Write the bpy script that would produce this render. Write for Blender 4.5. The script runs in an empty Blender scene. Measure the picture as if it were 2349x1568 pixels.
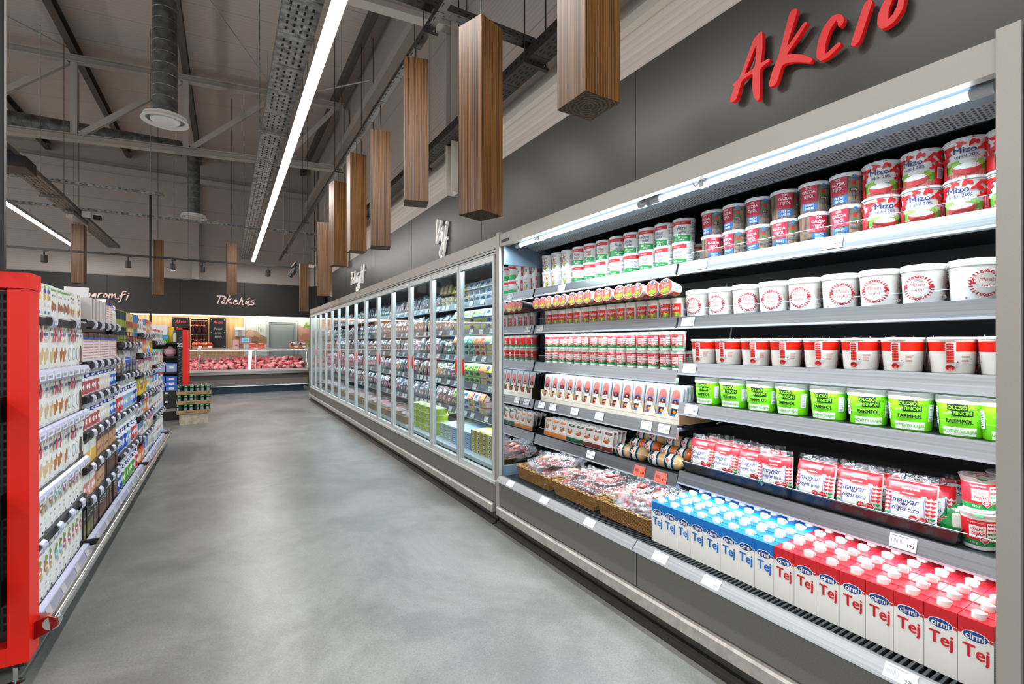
import bpy, math, random
from mathutils import Vector, Matrix, noise
R = random.Random(7)
D = bpy.data
COL = bpy.context.scene.collection
SC = bpy.context.scene
PI = math.pi

# ------------------------------------------------------------------ camera
YAW = 0.540083681893793
cam_d = D.cameras.new('camera'); cam = D.objects.new('camera', cam_d); COL.objects.link(cam)
cam.location = (0, 0, 1.3); cam.rotation_euler = (PI/2, 0, -YAW)
cam_d.sensor_width = 36; cam_d.lens = 1095/2349*36; cam_d.shift_y = 3/2349; cam_d.clip_start = 0.02; cam_d.clip_end = 200
SC.camera = cam
# ------------------------------------------------------------------ world, exposure
w = D.worlds.new('world'); SC.world = w; w.use_nodes = True
w.node_tree.nodes['Background'].inputs[0].default_value = (0.95, 0.97, 1.0, 1)
w.node_tree.nodes['Background'].inputs[1].default_value = 0.75
SC.view_settings.view_transform = 'Standard'; SC.view_settings.look = 'None'
SC.view_settings.gamma = 1; SC.view_settings.use_curve_mapping = False
SC.view_settings.exposure = 0.12
cy = SC.cycles
cy.max_bounces = 6; cy.diffuse_bounces = 3; cy.glossy_bounces = 3; cy.transmission_bounces = 4
cy.transparent_max_bounces = 24; cy.caustics_reflective = False; cy.caustics_refractive = False
cy.sample_clamp_indirect = 3.0; cy.sample_clamp_direct = 0; cy.use_denoising = True
try: cy.denoiser = 'OPENIMAGEDENOISE'
except Exception: pass

def area(name, loc, sx, sy, watts, col, rot=(0, 0, 0), spread=PI):
    l = D.lights.new(name, 'AREA'); l.shape = 'RECTANGLE'; l.size = sx; l.size_y = sy; l.energy = watts; l.color = col
    l.spread = spread
    o = D.objects.new(name, l); COL.objects.link(o); o.location = loc; o.rotation_euler = rot
    return o
WHITE = (1.0, 0.985, 0.96); COOL = (0.78, 0.92, 1.0)
# ceiling LED lines (their lamps are built below at the same places)
for lx in (0.74, -3.5, -7.6):
    area('ceiling_line_light', (lx, 5.2, 3.88), 0.09, 24.0, 330, WHITE)
# the fridge tubes and the LED strips under the shelf fronts
area('fridge_tube_light', (1.768, 1.636, 1.968), 0.022, 2.3, 42, COOL, (0, math.radians(24), 0))
area('door_fridge_tube_light', (1.80, 7.45, 1.93), 0.022, 8.6, 48, COOL, (0, math.radians(24), 0))
for z in (1.645, 1.375, 1.12, 0.87, 0.58):
    area('shelf_strip_light', (1.985, 1.636, z), 0.02, 2.45, 5.5 if z < .6 else 8, COOL, (0, math.radians(8), 0))
    area('shelf_strip_light', (1.985, 7.45, z), 0.02, 8.6, 10, COOL, (0, math.radians(8), 0))
# light added out of sight on the fridge canopies to brighten the dark panel
area('added_panel_wash', (2.28, 6.1, 2.11), 0.05, 11.4, 50, WHITE, (0, math.radians(155), 0))
# LED line over the butcher wall and the lamps over the meat
area('butcher_wall_light', (-1.5, 18.1, 2.16), 8.0, 0.04, 36, (1.0, 0.86, 0.7))
area('meat_lamp_light', (0.05, 14.45, 1.14), 3.8, 0.05, 95, (1.0, 0.58, 0.58))
area('counter_plinth_light', (0.9, 14.2, 0.2), 2.2, 0.03, 3, (0.55, 0.8, 1.0))

# ------------------------------------------------------------------ materials
def lin(c):
    if isinstance(c, str): c = tuple(int(c[i:i+2], 16)/255 for i in (0, 2, 4))
    return tuple(((v/12.92) if v <= .04045 else ((v+.055)/1.055)**2.4) for v in c)
MATS = {}
def M(col, rough=.45, metal=0, emit=0, coat=0, name=None, spec=.5):
    key = (col, rough, metal, emit, coat)
    if key in MATS: return MATS[key]
    m = D.materials.new(name or ('paint_' + (col if isinstance(col, str) else 'c'))); m.use_nodes = True
    b = m.node_tree.nodes['Principled BSDF']; c = lin(col)
    b.inputs['Base Color'].default_value = (*c, 1); b.inputs['Roughness'].default_value = rough
    b.inputs['Metallic'].default_value = metal; b.inputs['Specular IOR Level'].default_value = spec
    if emit:
        b.inputs['Emission Color'].default_value = (*c, 1); b.inputs['Emission Strength'].default_value = emit
    if coat: b.inputs['Coat Weight'].default_value = coat
    m.diffuse_color = (*c, 1); MATS[key] = m
    return m
def nmat(name, build):
    if name in MATS: return MATS[name]
    m = D.materials.new(name); m.use_nodes = True; nt = m.node_tree
    b = nt.nodes['Principled BSDF']
    def N(t, **kw):
        n = nt.nodes.new(t)
        for k, v in kw.items():
            if k in n.inputs: n.inputs[k].default_value = v
            else: setattr(n, k, v)
        return n
    build(nt, b, N, nt.links.new); MATS[name] = m
    return m
def ramp(N, stops):
    r = N('ShaderNodeValToRGB'); e = r.color_ramp.elements
    e[0].position, e[0].color = stops[0][0], (*lin(stops[0][1]), 1)
    e[1].position, e[1].color = stops[-1][0], (*lin(stops[-1][1]), 1)
    for p, c in stops[1:-1]:
        x = e.new(p); x.color = (*lin(c), 1)
    return r
def floor_b(nt, b, N, L):
    tc = N('ShaderNodeTexCoord'); mp = N('ShaderNodeMapping'); L(tc.outputs['Object'], mp.inputs['Vector'])
    mp.inputs['Scale'].default_value = (1, .75, 1); mp.inputs['Rotation'].default_value = (0, 0, .5)
    n1 = N('ShaderNodeTexNoise', Scale=1.3, Detail=9.0, Roughness=.68, Distortion=.35); L(mp.outputs[0], n1.inputs['Vector'])
    n2 = N('ShaderNodeTexNoise', Scale=120.0, Detail=3.0); L(tc.outputs['Object'], n2.inputs['Vector'])
    r = ramp(N, [(.32, '62615e'), (.46, '72716d'), (.54, '7e7d79'), (.68, '8e8d89')]); L(n1.outputs[0], r.inputs[0])
    mx = N('ShaderNodeMix', data_type='RGBA', blend_type='OVERLAY'); mx.inputs[0].default_value = .38
    L(r.outputs[0], mx.inputs[6]); L(n2.outputs[0], mx.inputs[7]); L(mx.outputs[2], b.inputs['Base Color'])
    r2 = N('ShaderNodeMapRange'); r2.inputs['To Min'].default_value = .30; r2.inputs['To Max'].default_value = .42
    L(n1.outputs[0], r2.inputs[0]); L(r2.outputs[0], b.inputs['Roughness'])
    bp = N('ShaderNodeBump', Strength=.015, Distance=.01); L(n1.outputs[0], bp.inputs['Height']); L(bp.outputs[0], b.inputs['Normal'])
FLOOR = nmat('polished_concrete', floor_b)
def clad(name, axis, col, col2, fine, joint):
    def f(nt, b, N, L):
        tc = N('ShaderNodeTexCoord'); sp = N('ShaderNodeSeparateXYZ'); L(tc.outputs['Object'], sp.inputs[0])
        o = sp.outputs[axis]
        m1 = N('ShaderNodeMath', operation='MULTIPLY'); m1.inputs[1].default_value = fine; L(o, m1.inputs[0])
        m2 = N('ShaderNodeMath', operation='PINGPONG'); m2.inputs[1].default_value = 1; L(m1.outputs[0], m2.inputs[0])
        m3 = N('ShaderNodeMath', operation='MULTIPLY'); m3.inputs[1].default_value = joint; L(o, m3.inputs[0])
        m4 = N('ShaderNodeMath', operation='FRACT'); L(m3.outputs[0], m4.inputs[0])
        m5 = N('ShaderNodeMath', operation='LESS_THAN'); m5.inputs[1].default_value = .008; L(m4.outputs[0], m5.inputs[0])
        r = ramp(N, [(0, col2), (.35, col)]); L(m2.outputs[0], r.inputs[0])
        mx = N('ShaderNodeMix', data_type='RGBA'); mx.inputs[7].default_value = (*lin('857c74'), 1)
        L(m5.outputs[0], mx.inputs[0]); L(r.outputs[0], mx.inputs[6]); L(mx.outputs[2], b.inputs['Base Color'])
        b.inputs['Roughness'].default_value = .5
        bp = N('ShaderNodeBump', Strength=.12, Distance=.01); L(m2.outputs[0], bp.inputs['Height']); L(bp.outputs[0], b.inputs['Normal'])
    return nmat(name, f)
CLAD_ROOF = clad('ribbed_roof_panel', 1, 'cbc0b7', 'c2b7ae', 20, 1.0)
CLAD_WALL = clad('ribbed_wall_panel', 2, 'c3b8af', 'b8ada4', 34, .9)
def speckle(name, base, amt=.06, rough=.4, metal=0, sc=90.0):
    def f(nt, b, N, L):
        tc = N('ShaderNodeTexCoord'); n = N('ShaderNodeTexNoise', Scale=sc, Detail=2.0); L(tc.outputs['Object'], n.inputs['Vector'])
        c = [int(base[i:i+2], 16)/255 for i in (0, 2, 4)]
        lo = tuple(max(0, v*(1-amt*2)) for v in c); hi = tuple(min(1, v*(1+amt*2)) for v in c)
        r = ramp(N, [(.35, lo), (.65, hi)]); L(n.outputs[0], r.inputs[0]); L(r.outputs[0], b.inputs['Base Color'])
        b.inputs['Roughness'].default_value = rough; b.inputs['Metallic'].default_value = metal
    return nmat(name, f)
GREYPAINT = speckle('warm_grey_powder_coat', 'a39f97', .012, .42, .15, 600)
BODYGREY = speckle('dark_grey_powder_coat', '6f6e69', .03, .45, .1, 300)
DARKPANEL = speckle('anthracite_panel', '2e2d29', .03, .36, 0, 400)
BLACKPANEL = speckle('black_panel', '262524', .04, .45, 0, 250)
def brushed(name, base, rough=.3, sc=(1, 400, 400), lo=.82):
    def f(nt, b, N, L):
        tc = N('ShaderNodeTexCoord'); mp = N('ShaderNodeMapping'); mp.inputs['Scale'].default_value = sc
        n = N('ShaderNodeTexNoise', Scale=1.0, Detail=3.0); L(tc.outputs['Object'], mp.inputs[0]); L(mp.outputs[0], n.inputs['Vector'])
        c = [int(base[i:i+2], 16)/255 for i in (0, 2, 4)]
        r = ramp(N, [(.3, tuple(v*lo for v in c)), (.7, tuple(min(1, v*(2-lo)) for v in c))]); L(n.outputs[0], r.inputs[0])
        L(r.outputs[0], b.inputs['Base Color']); b.inputs['Metallic'].default_value = .85; b.inputs['Roughness'].default_value = rough
    return nmat(name, f)
ALU = brushed('brushed_aluminium', '8e9094', .3, (150, 1, 150), .92)
ALU2 = brushed('light_aluminium', '9b9c9e', .36, (150, 1, 150), .93)
BUMP = speckle('satin_bumper', 'b5b1aa', .03, .36, .35, 30)
ALUX = brushed('brushed_steel', 'b6b4b0', .28, (2, 300, 300))
GALV = speckle('galvanised_steel', '8f9190', .12, .42, .6, 14)
DUCT = speckle('galvanised_duct', '6a6c6c', .08, .45, .55, 8)
def wood(name, stops, sx=38.0, sz=1.0, rough=.42):
    def f(nt, b, N, L):
        tc = N('ShaderNodeTexCoord'); mp = N('ShaderNodeMapping'); mp.inputs['Scale'].default_value = (sx, sx, sz)
        n = N('ShaderNodeTexNoise', Scale=1.6, Detail=5.0, Roughness=.65, Distortion=.0)
        L(tc.outputs['Object'], mp.inputs[0]); L(mp.outputs[0], n.inputs['Vector'])
        r = ramp(N, stops); L(n.outputs[0], r.inputs[0]); L(r.outputs[0], b.inputs['Base Color'])
        b.inputs['Roughness'].default_value = rough
    return nmat(name, f)
ZEBRANO = wood('zebrano_veneer', [(.37, '120a04'), (.46, '38200a'), (.52, '6c4518'), (.57, '8f6129'), (.61, '3a230d'), (.68, '6d4819')], 130.0, .35)
OAKWALL = wood('light_wood_wall', [(.3, 'a07850'), (.5, 'c49a6c'), (.7, 'd8b284')], 14.0, .5)
PALEWOOD = wood('pale_wood_box', [(.3, '9a8c78'), (.5, 'b5a794'), (.7, 'c9bda8')], 9.0, 9.0)
def rings_b(nt, b, N, L):
    tc = N('ShaderNodeTexCoord'); n = N('ShaderNodeTexNoise', Scale=9.0, Detail=4.0); L(tc.outputs['Object'], n.inputs['Vector'])
    sp = N('ShaderNodeSeparateXYZ'); L(tc.outputs['Object'], sp.inputs[0])
    cb = N('ShaderNodeCombineXYZ'); L(sp.outputs[0], cb.inputs[0]); L(sp.outputs[1], cb.inputs[1])
    wv = N('ShaderNodeTexWave', wave_type='RINGS', rings_direction='SPHERICAL', Scale=17.0, Distortion=5.0, Detail=3.0)
    wv.inputs['Detail Scale'].default_value = 3.0
    L(cb.outputs[0], wv.inputs['Vector']); r = ramp(N, [(.1, '120b04'), (.5, '33240e'), (.9, '4c3819')]); L(wv.outputs[0], r.inputs[0])
    L(r.outputs[0], b.inputs['Base Color']); b.inputs['Roughness'].default_value = .7; b.inputs['Specular IOR Level'].default_value = .1
RINGS = nmat('end_grain', rings_b)
def glass(name, tint=(1, 1, 1), gloss=.12, rough=0.02, k=1.0):
    def f(nt, b, N, L):
        nt.nodes.remove(b); out = nt.nodes['Material Output']
        t = N('ShaderNodeBsdfTransparent'); t.inputs[0].default_value = (*tint, 1)
        g = N('ShaderNodeBsdfGlossy'); g.inputs['Roughness'].default_value = rough
        mx = N('ShaderNodeMixShader'); fr = N('ShaderNodeFresnel', IOR=1.45); ge = N('ShaderNodeNewGeometry')
        ad = N('ShaderNodeMath', operation='MULTIPLY_ADD'); ad.inputs[1].default_value = k; ad.inputs[2].default_value = gloss; L(fr.outputs[0], ad.inputs[0])
        iv = N('ShaderNodeMath', operation='SUBTRACT'); iv.inputs[0].default_value = 1; L(ge.outputs['Backfacing'], iv.inputs[1])
        mu = N('ShaderNodeMath', operation='MULTIPLY'); L(ad.outputs[0], mu.inputs[0]); L(iv.outputs[0], mu.inputs[1]); L(mu.outputs[0], mx.inputs[0])
        L(t.outputs[0], mx.inputs[1]); L(g.outputs[0], mx.inputs[2]); L(mx.outputs[0], out.inputs[0])
    return nmat(name, f)
GLASS = glass('door_glass', (.90, .96, .98), .05)
ACRYL = glass('clear_acrylic', (.97, .985, 1), .0, .05, .35)
def film_b(nt, b, N, L):
    nt.nodes.remove(b); out = nt.nodes['Material Output']
    tc = N('ShaderNodeTexCoord'); n = N('ShaderNodeTexNoise', Scale=38.0, Detail=3.0, Distortion=1.5); L(tc.outputs['Object'], n.inputs['Vector'])
    bp = N('ShaderNodeBump', Strength=1.0, Distance=.02); L(n.outputs[0], bp.inputs['Height'])
    t = N('ShaderNodeBsdfTransparent'); g = N('ShaderNodeBsdfGlossy'); g.inputs['Roughness'].default_value = .12
    d = N('ShaderNodeBsdfDiffuse'); d.inputs[0].default_value = (.8, .84, .88, 1)
    L(bp.outputs[0], g.inputs['Normal']); L(bp.outputs[0], d.inputs['Normal'])
    m1 = N('ShaderNodeMixShader'); m1.inputs[0].default_value = .3; L(g.outputs[0], m1.inputs[1]); L(d.outputs[0], m1.inputs[2])
    mr = N('ShaderNodeMapRange'); mr.inputs['From Min'].default_value = .4; mr.inputs['From Max'].default_value = .65
    mr.inputs['To Min'].default_value = .04; mr.inputs['To Max'].default_value = .46; L(n.outputs[0], mr.inputs[0])
    m2 = N('ShaderNodeMixShader'); L(mr.outputs[0], m2.inputs[0]); L(t.outputs[0], m2.inputs[1]); L(m1.outputs[0], m2.inputs[2]); L(m2.outputs[0], out.inputs[0])
FILM = nmat('crumpled_clear_film', film_b)
def mirror_b(nt, b, N, L):
    b.inputs['Base Color'].default_value = (.86, .9, .92, 1); b.inputs['Metallic'].default_value = 1; b.inputs['Roughness'].default_value = .02
MIRROR = nmat('mirror', mirror_b)
def wicker_b(nt, b, N, L):
    tc = N('ShaderNodeTexCoord'); sp = N('ShaderNodeSeparateXYZ'); L(tc.outputs['Object'], sp.inputs[0])
    ad = N('ShaderNodeMath', operation='ADD'); L(sp.outputs[0], ad.inputs[0]); L(sp.outputs[1], ad.inputs[1])
    cb = N('ShaderNodeCombineXYZ'); L(ad.outputs[0], cb.inputs[0]); L(sp.outputs[2], cb.inputs[1])
    br = N('ShaderNodeTexBrick', Scale=1.0); br.inputs['Brick Width'].default_value = .028; br.inputs['Row Height'].default_value = .0075
    br.inputs['Mortar Size'].default_value = .0016; br.inputs['Mortar Smooth'].default_value = .6
    br.inputs['Color1'].default_value = (*lin('c79a58'), 1); br.inputs['Color2'].default_value = (*lin('a97a3c'), 1); br.inputs['Mortar'].default_value = (*lin('3b2410'), 1)
    L(cb.outputs[0], br.inputs['Vector']); L(br.outputs[0], b.inputs['Base Color']); b.inputs['Roughness'].default_value = .5
    bp = N('ShaderNodeBump', Strength=.8, Distance=.004, invert=True); L(br.outputs['Fac'], bp.inputs['Height']); L(bp.outputs[0], b.inputs['Normal'])
WICKER = nmat('woven_wicker', wicker_b)
def meat_b(nt, b, N, L):
    tc = N('ShaderNodeTexCoord'); n = N('ShaderNodeTexNoise', Scale=13.0, Detail=4.0, Distortion=1.2); L(tc.outputs['Object'], n.inputs['Vector'])
    r = ramp(N, [(.3, '9c2a33'), (.46, 'c9585e'), (.55, 'e39a98'), (.66, 'f3cfc8')]); L(n.outputs[0], r.inputs[0]); L(r.outputs[0], b.inputs['Base Color'])
    b.inputs['Roughness'].default_value = .3
MEAT = nmat('raw_meat', meat_b)
def salami_b(nt, b, N, L):
    tc = N('ShaderNodeTexCoord'); n = N('ShaderNodeTexVoronoi', Scale=260.0); L(tc.outputs['Object'], n.inputs['Vector'])
    oi = N('ShaderNodeObjectInfo')
    r = ramp(N, [(0, 'dca79a'), (.35, 'b5615a'), (.8, '9a4a44')]); L(n.outputs[0], r.inputs[0]); L(r.outputs[0], b.inputs['Base Color'])
    b.inputs['Roughness'].default_value = .35
SALAMI = nmat('salami_slices', salami_b)
def plank_b(nt, b, N, L):
    tc = N('ShaderNodeTexCoord'); mp = N('ShaderNodeMapping'); mp.inputs['Scale'].default_value = (60, 60, 9)
    n = N('ShaderNodeTexNoise', Scale=1.0, Detail=4.0); L(tc.outputs['Object'], mp.inputs[0]); L(mp.outputs[0], n.inputs['Vector'])
    r = ramp(N, [(.3, '4b3a2e'), (.5, '8a6f58'), (.7, 'b79c80')]); L(n.outputs[0], r.inputs[0]); L(r.outputs[0], b.inputs['Base Color'])
PLANK = nmat('printed_planks', plank_b)
LINE_EM = M('ffffff', .5, 0, 9.0, name='led_diffuser'); TUBE_EM = M('e8f4ff', .5, 0, 3.6, name='led_tube'); WARM_EM = M('ffe9d0', .5, 0, 5.0, name='warm_led')
BLK = M('141414', .45); BLK2 = M('1d1e20', .35); HOLE = M('050505', .9); WHT = M('f2f2ef', .35); CHROME = M('d9d9d9', .12, 1)
RED = M('ec1c08', .4); TRUSS = M('bdb6ac', .5); TAG = M('eef0f6', .4); INK = M('1a1a1c', .6); GINK = M('8a8d95', .6)

# ------------------------------------------------------------------ mesh builder
class MB:
    def __init__(s): s.v = []; s.f = []; s.m = []; s.s = []; s.mats = []
    def mi(s, m):
        if m not in s.mats: s.mats.append(m)
        return s.mats.index(m)
    def add(s, vs, fs, m, smooth=False):
        b = len(s.v); s.v += [tuple(v) for v in vs]; i = s.mi(m)
        for f in fs: s.f.append(tuple(b+k for k in f)); s.m.append(i); s.s.append(smooth)
        return s
    def box(s, x0, x1, y0, y1, z0, z1, m):
        return s.add([(x, y, z) for x in (x0, x1) for y in (y0, y1) for z in (z0, z1)],
              [(0, 1, 3, 2), (4, 6, 7, 5), (0, 4, 5, 1), (2, 3, 7, 6), (0, 2, 6, 4), (1, 5, 7, 3)], m)
    def ext(s, prof, y0, y1, m, caps=True):      # profile in XZ extruded along Y
        n = len(prof); vs = [(p[0], y0, p[1]) for p in prof] + [(p[0], y1, p[1]) for p in prof]
        fs = [(i, (i+1) % n, n+(i+1) % n, n+i) for i in range(n)]
        if caps: fs += [tuple(range(n))[::-1], tuple(range(n, 2*n))]
        return s.add(vs, fs, m)
    def extx(s, prof, x0, x1, m):
        n = len(prof); vs = [(x0, p[0], p[1]) for p in prof] + [(x1, p[0], p[1]) for p in prof]
        return s.add(vs, [(i, (i+1) % n, n+(i+1) % n, n+i) for i in range(n)] + [tuple(range(n))[::-1], tuple(range(n, 2*n))], m)
    def tube(s, pts, r, m, n=10, caps=True):
        pts = [Vector(p) for p in pts]; rings = []
        for i, p in enumerate(pts):
            d = (pts[min(i+1, len(pts)-1)] - pts[max(i-1, 0)]).normalized()
            a = d.cross(Vector((0, 0, 1)));
            if a.length < .05: a = d.cross(Vector((1, 0, 0)))
            a.normalize(); b = d.cross(a); rr = r[i] if isinstance(r, (list, tuple)) else r
            rings += [p + a*rr*math.cos(2*PI*k/n) + b*rr*math.sin(2*PI*k/n) for k in range(n)]
        fs = [(i*n+k, i*n+(k+1) % n, (i+1)*n+(k+1) % n, (i+1)*n+k) for i in range(len(pts)-1) for k in range(n)]
        s.add(rings, fs, m, True)
        if caps: s.add(rings[:n], [tuple(range(n))], m); s.add(rings[-n:], [tuple(range(n))], m)
        return s
    def lathe(s, prof, m, n=24, c=(0, 0, 0), cap=True):   # prof [(r,z,(mat))] flat across the profile, smooth around it
        for i in range(len(prof)-1):
            (r0, z0), (r1, z1) = prof[i][:2], prof[i+1][:2]; mm = prof[i][2] if len(prof[i]) > 2 else m
            if r0 < 1e-5 and r1 < 1e-5: continue
            vs = [(c[0]+r*math.sin(2*PI*k/n), c[1]-r*math.cos(2*PI*k/n), c[2]+z) for r, z in ((r0, z0), (r1, z1)) for k in range(n)]
            s.add(vs, [(k, (k+1) % n, n+(k+1) % n, n+k) for k in range(n)], mm, True)
        return s
    def blob(s, c, r, m, seg=10, rings=7, wob=0, seed=0):
        vs = [];
        for i in range(rings+1):
            t = PI*i/rings
            for k in range(seg):
                a = 2*PI*k/seg; d = Vector((math.sin(t)*math.cos(a), math.sin(t)*math.sin(a), math.cos(t)))
                q = 1 + (wob*noise.noise(d*1.7+Vector((seed, seed*.7, 0))) if wob else 0)
                vs.append((c[0]+d.x*r[0]*q, c[1]+d.y*r[1]*q, c[2]+d.z*r[2]*q))
        return s.add(vs, [(i*seg+k, i*seg+(k+1) % seg, (i+1)*seg+(k+1) % seg, (i+1)*seg+k) for i in range(rings) for k in range(seg)], m, True)
    def xf(s, mat):
        s.v = [tuple(mat @ Vector(v)) for v in s.v]; return s
    def mesh(s, name):
        me = D.meshes.new(name); me.from_pydata(s.v, [], s.f)
        for m in s.mats: me.materials.append(m)
        me.polygons.foreach_set('material_index', s.m); me.polygons.foreach_set('use_smooth', s.s)
        me.update(); return me
def tag(o, label=None, cat=None, group=None, kind=None):
    if label: o['label'] = label
    if cat: o['category'] = cat
    if group: o['group'] = group
    if kind: o['kind'] = kind
    return o
def ob(name, mb, parent=None, **kw):
    me = mb.mesh(name) if isinstance(mb, MB) else mb
    o = D.objects.new(name, me); COL.objects.link(o)
    if parent: o.parent = parent; 
    return tag(o, **kw)
def empty(name, loc=(0, 0, 0), rz=0, **kw):
    o = D.objects.new(name, None); COL.objects.link(o); o.location = loc; o.rotation_euler = (0, 0, rz); o.empty_display_size = .05
    return tag(o, **kw)
# ------------------------------------------------------------------ text as flat outlines
TXT = {}
def text2d(s, size, bold=.0, shear=0.0, sx=1.0):
    k = (s, size, bold, shear, sx)
    if k not in TXT:
        c = D.curves.new('t', 'FONT'); c.body = s; c.size = size; c.shear = shear; c.align_x = 'CENTER'; c.align_y = 'CENTER'
        c.resolution_u = 3; c.fill_mode = 'FRONT'
        o = D.objects.new('t', c); me = D.meshes.new_from_object(o)
        V = [(v.co.x*sx, v.co.y) for v in me.vertices]; P = [tuple(p.vertices) for p in me.polygons]; V0, P0 = V[:], P[:]
        if bold > .025:      # heavier letters: the same outline again, a hair to either side
            for dx, dy in ((.014, 0), (-.014, 0), (0, .01), (0, -.01)):
                n0 = len(V); V += [(x+dx*size*(bold/.04), y+dy*size*(bold/.04)) for x, y in V0]; P += [tuple(i+n0 for i in f) for f in P0]
        TXT[k] = (V, P)
        D.objects.remove(o); D.curves.remove(c); D.meshes.remove(me)
    return TXT[k]
class Art:          # paints flat shapes on a surface given by fn(u, v, lift) -> xyz
    def __init__(s, mb, fn, e=.0004, nv=1): s.mb = mb; s.fn = fn; s.e = e; s.k = 1; s.nv = nv
    def put(s, pts, fs, m):
        s.mb.add([s.fn(u, v, s.e*s.k) for u, v in pts], fs, m); s.k += .2; return s
    def text(s, t, u, v, size, m, bold=.02, shear=0, sx=1, rot=0):
        pts, fs = text2d(t, size, bold, shear, sx); c, n = math.cos(rot), math.sin(rot)
        s.k += 1.6; s.put([(u+p[0]*c-p[1]*n, v+p[0]*n+p[1]*c) for p in pts], fs, m); s.k -= 1.6
        return s
    def rect(s, u0, u1, v0, v1, m, n=6, wav=0):
        pts = []; q = s.nv
        for i in range(n+1):
            u = u0+(u1-u0)*i/n; w_ = wav*math.sin(i/n*PI*1.3)
            pts += [(u, v0+(v1-v0)*j/q+w_) for j in range(q+1)]
        return s.put(pts, [(i*(q+1)+j, (i+1)*(q+1)+j, (i+1)*(q+1)+j+1, i*(q+1)+j+1) for i in range(n) for j in range(q)], m)
    def ell(s, cu, cv, ru, rv, m, n=10):
        pts = []; fs = []
        for i in range(n+1):
            a = -1+2*i/n; h = math.sqrt(max(0, 1-a*a)); pts += [(cu+ru*a, cv-rv*h), (cu+ru*a, cv+rv*h)]
        return s.put(pts, [(2*i, 2*i+2, 2*i+3, 2*i+1) for i in range(n)], m)
    def blot(s, cu, cv, r, m, seed=0, n=14, k=.45):
        pts = [(cu, cv)]
        for i in range(n):
            a = 2*PI*i/n; q = r*(1+k*math.sin(3*a+seed)+k*.6*math.sin(5*a+seed*2.3)); pts.append((cu+q*math.cos(a), cv+q*math.sin(a)))
        return s.put(pts, [(0, 1+i, 1+(i+1) % n) for i in range(n)], m)
    def heart(s, cu, cv, r, m):
        pts = [(cu, cv)]
        for i in range(16):
            a = 2*PI*i/16; pts.append((cu+r*(16*math.sin(a)**3)/16, cv+r*(13*math.cos(a)-5*math.cos(2*a)-2*math.cos(3*a)-math.cos(4*a))/16))
        return s.put(pts, [(0, 1+(i+1) % 16, 1+i) for i in range(16)], m)
    def lines(s, u0, u1, v0, v1, n, m, fill=.45, bar=False):
        for i in range(n):
            if bar: a = u0+(u1-u0)*i/n; s.rect(a, a+(u1-u0)/n*fill, v0, v1, m, 1); s.k -= .2
            else: a = v0+(v1-v0)*i/n; s.rect(u0, u0+(u1-u0)*R.uniform(.7, 1), a, a+(v1-v0)/n*fill, m, 3); s.k -= .2
        s.k += .2; return s
def on_cyl(r0, r1, h, th0=0):
    def f(u, v, e):
        r = r0+(r1-r0)*v/h; a = th0+u/((r0+r1)/2); return ((r+e)*math.sin(a), -(r+e)*math.cos(a), v)
    return f
def on_flat(y): return lambda u, v, e: (u, y-e, v)

ORD = 'first second third fourth fifth sixth seventh eighth ninth tenth eleventh twelfth thirteenth fourteenth fifteenth sixteenth seventeenth eighteenth nineteenth'.split()
TENS = ['twenty', 'thirty', 'forty', 'fifty', 'sixty', 'seventy', 'eighty', 'ninety']
def nth(i):
    if i < 19: return ORD[i]
    n = i+1
    if n >= 100: return 'hundredth' if n == 100 else str(n)
    t, u = divmod(n, 10)
    return (TENS[t-2][:-1]+'ieth') if u == 0 else TENS[t-2]+'-'+ORD[u-1]
# kinds: shared meshes; every instance is an object (or an Empty with its parts) of its own
KIND = {}
def kind(key, name, cat, parts):
    KIND[key] = (name, cat, [(p[0], p[1].mesh(p[0]) , p[2] if len(p) > 2 else None) for p in parts])
def put(key, loc, rz=0, label=None, group=None, rx=0, ry=0, s=1):
    name, cat, parts = KIND[key]
    if len(parts) == 1:
        o = D.objects.new(name, parts[0][1])
    else:
        o = D.objects.new(name, None); o.empty_display_size = .03
    COL.objects.link(o); o.location = loc; o.rotation_euler = (rx, ry, rz)
    if s != 1: o.scale = (s, s, s) if not isinstance(s, tuple) else s
    tag(o, label, cat, group)
    if len(parts) > 1:
        made = {}
        for pn, me, par in parts:
            c = D.objects.new(pn, me); COL.objects.link(c); c.parent = made[par] if par else o; made[pn] = c
    return o
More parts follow.
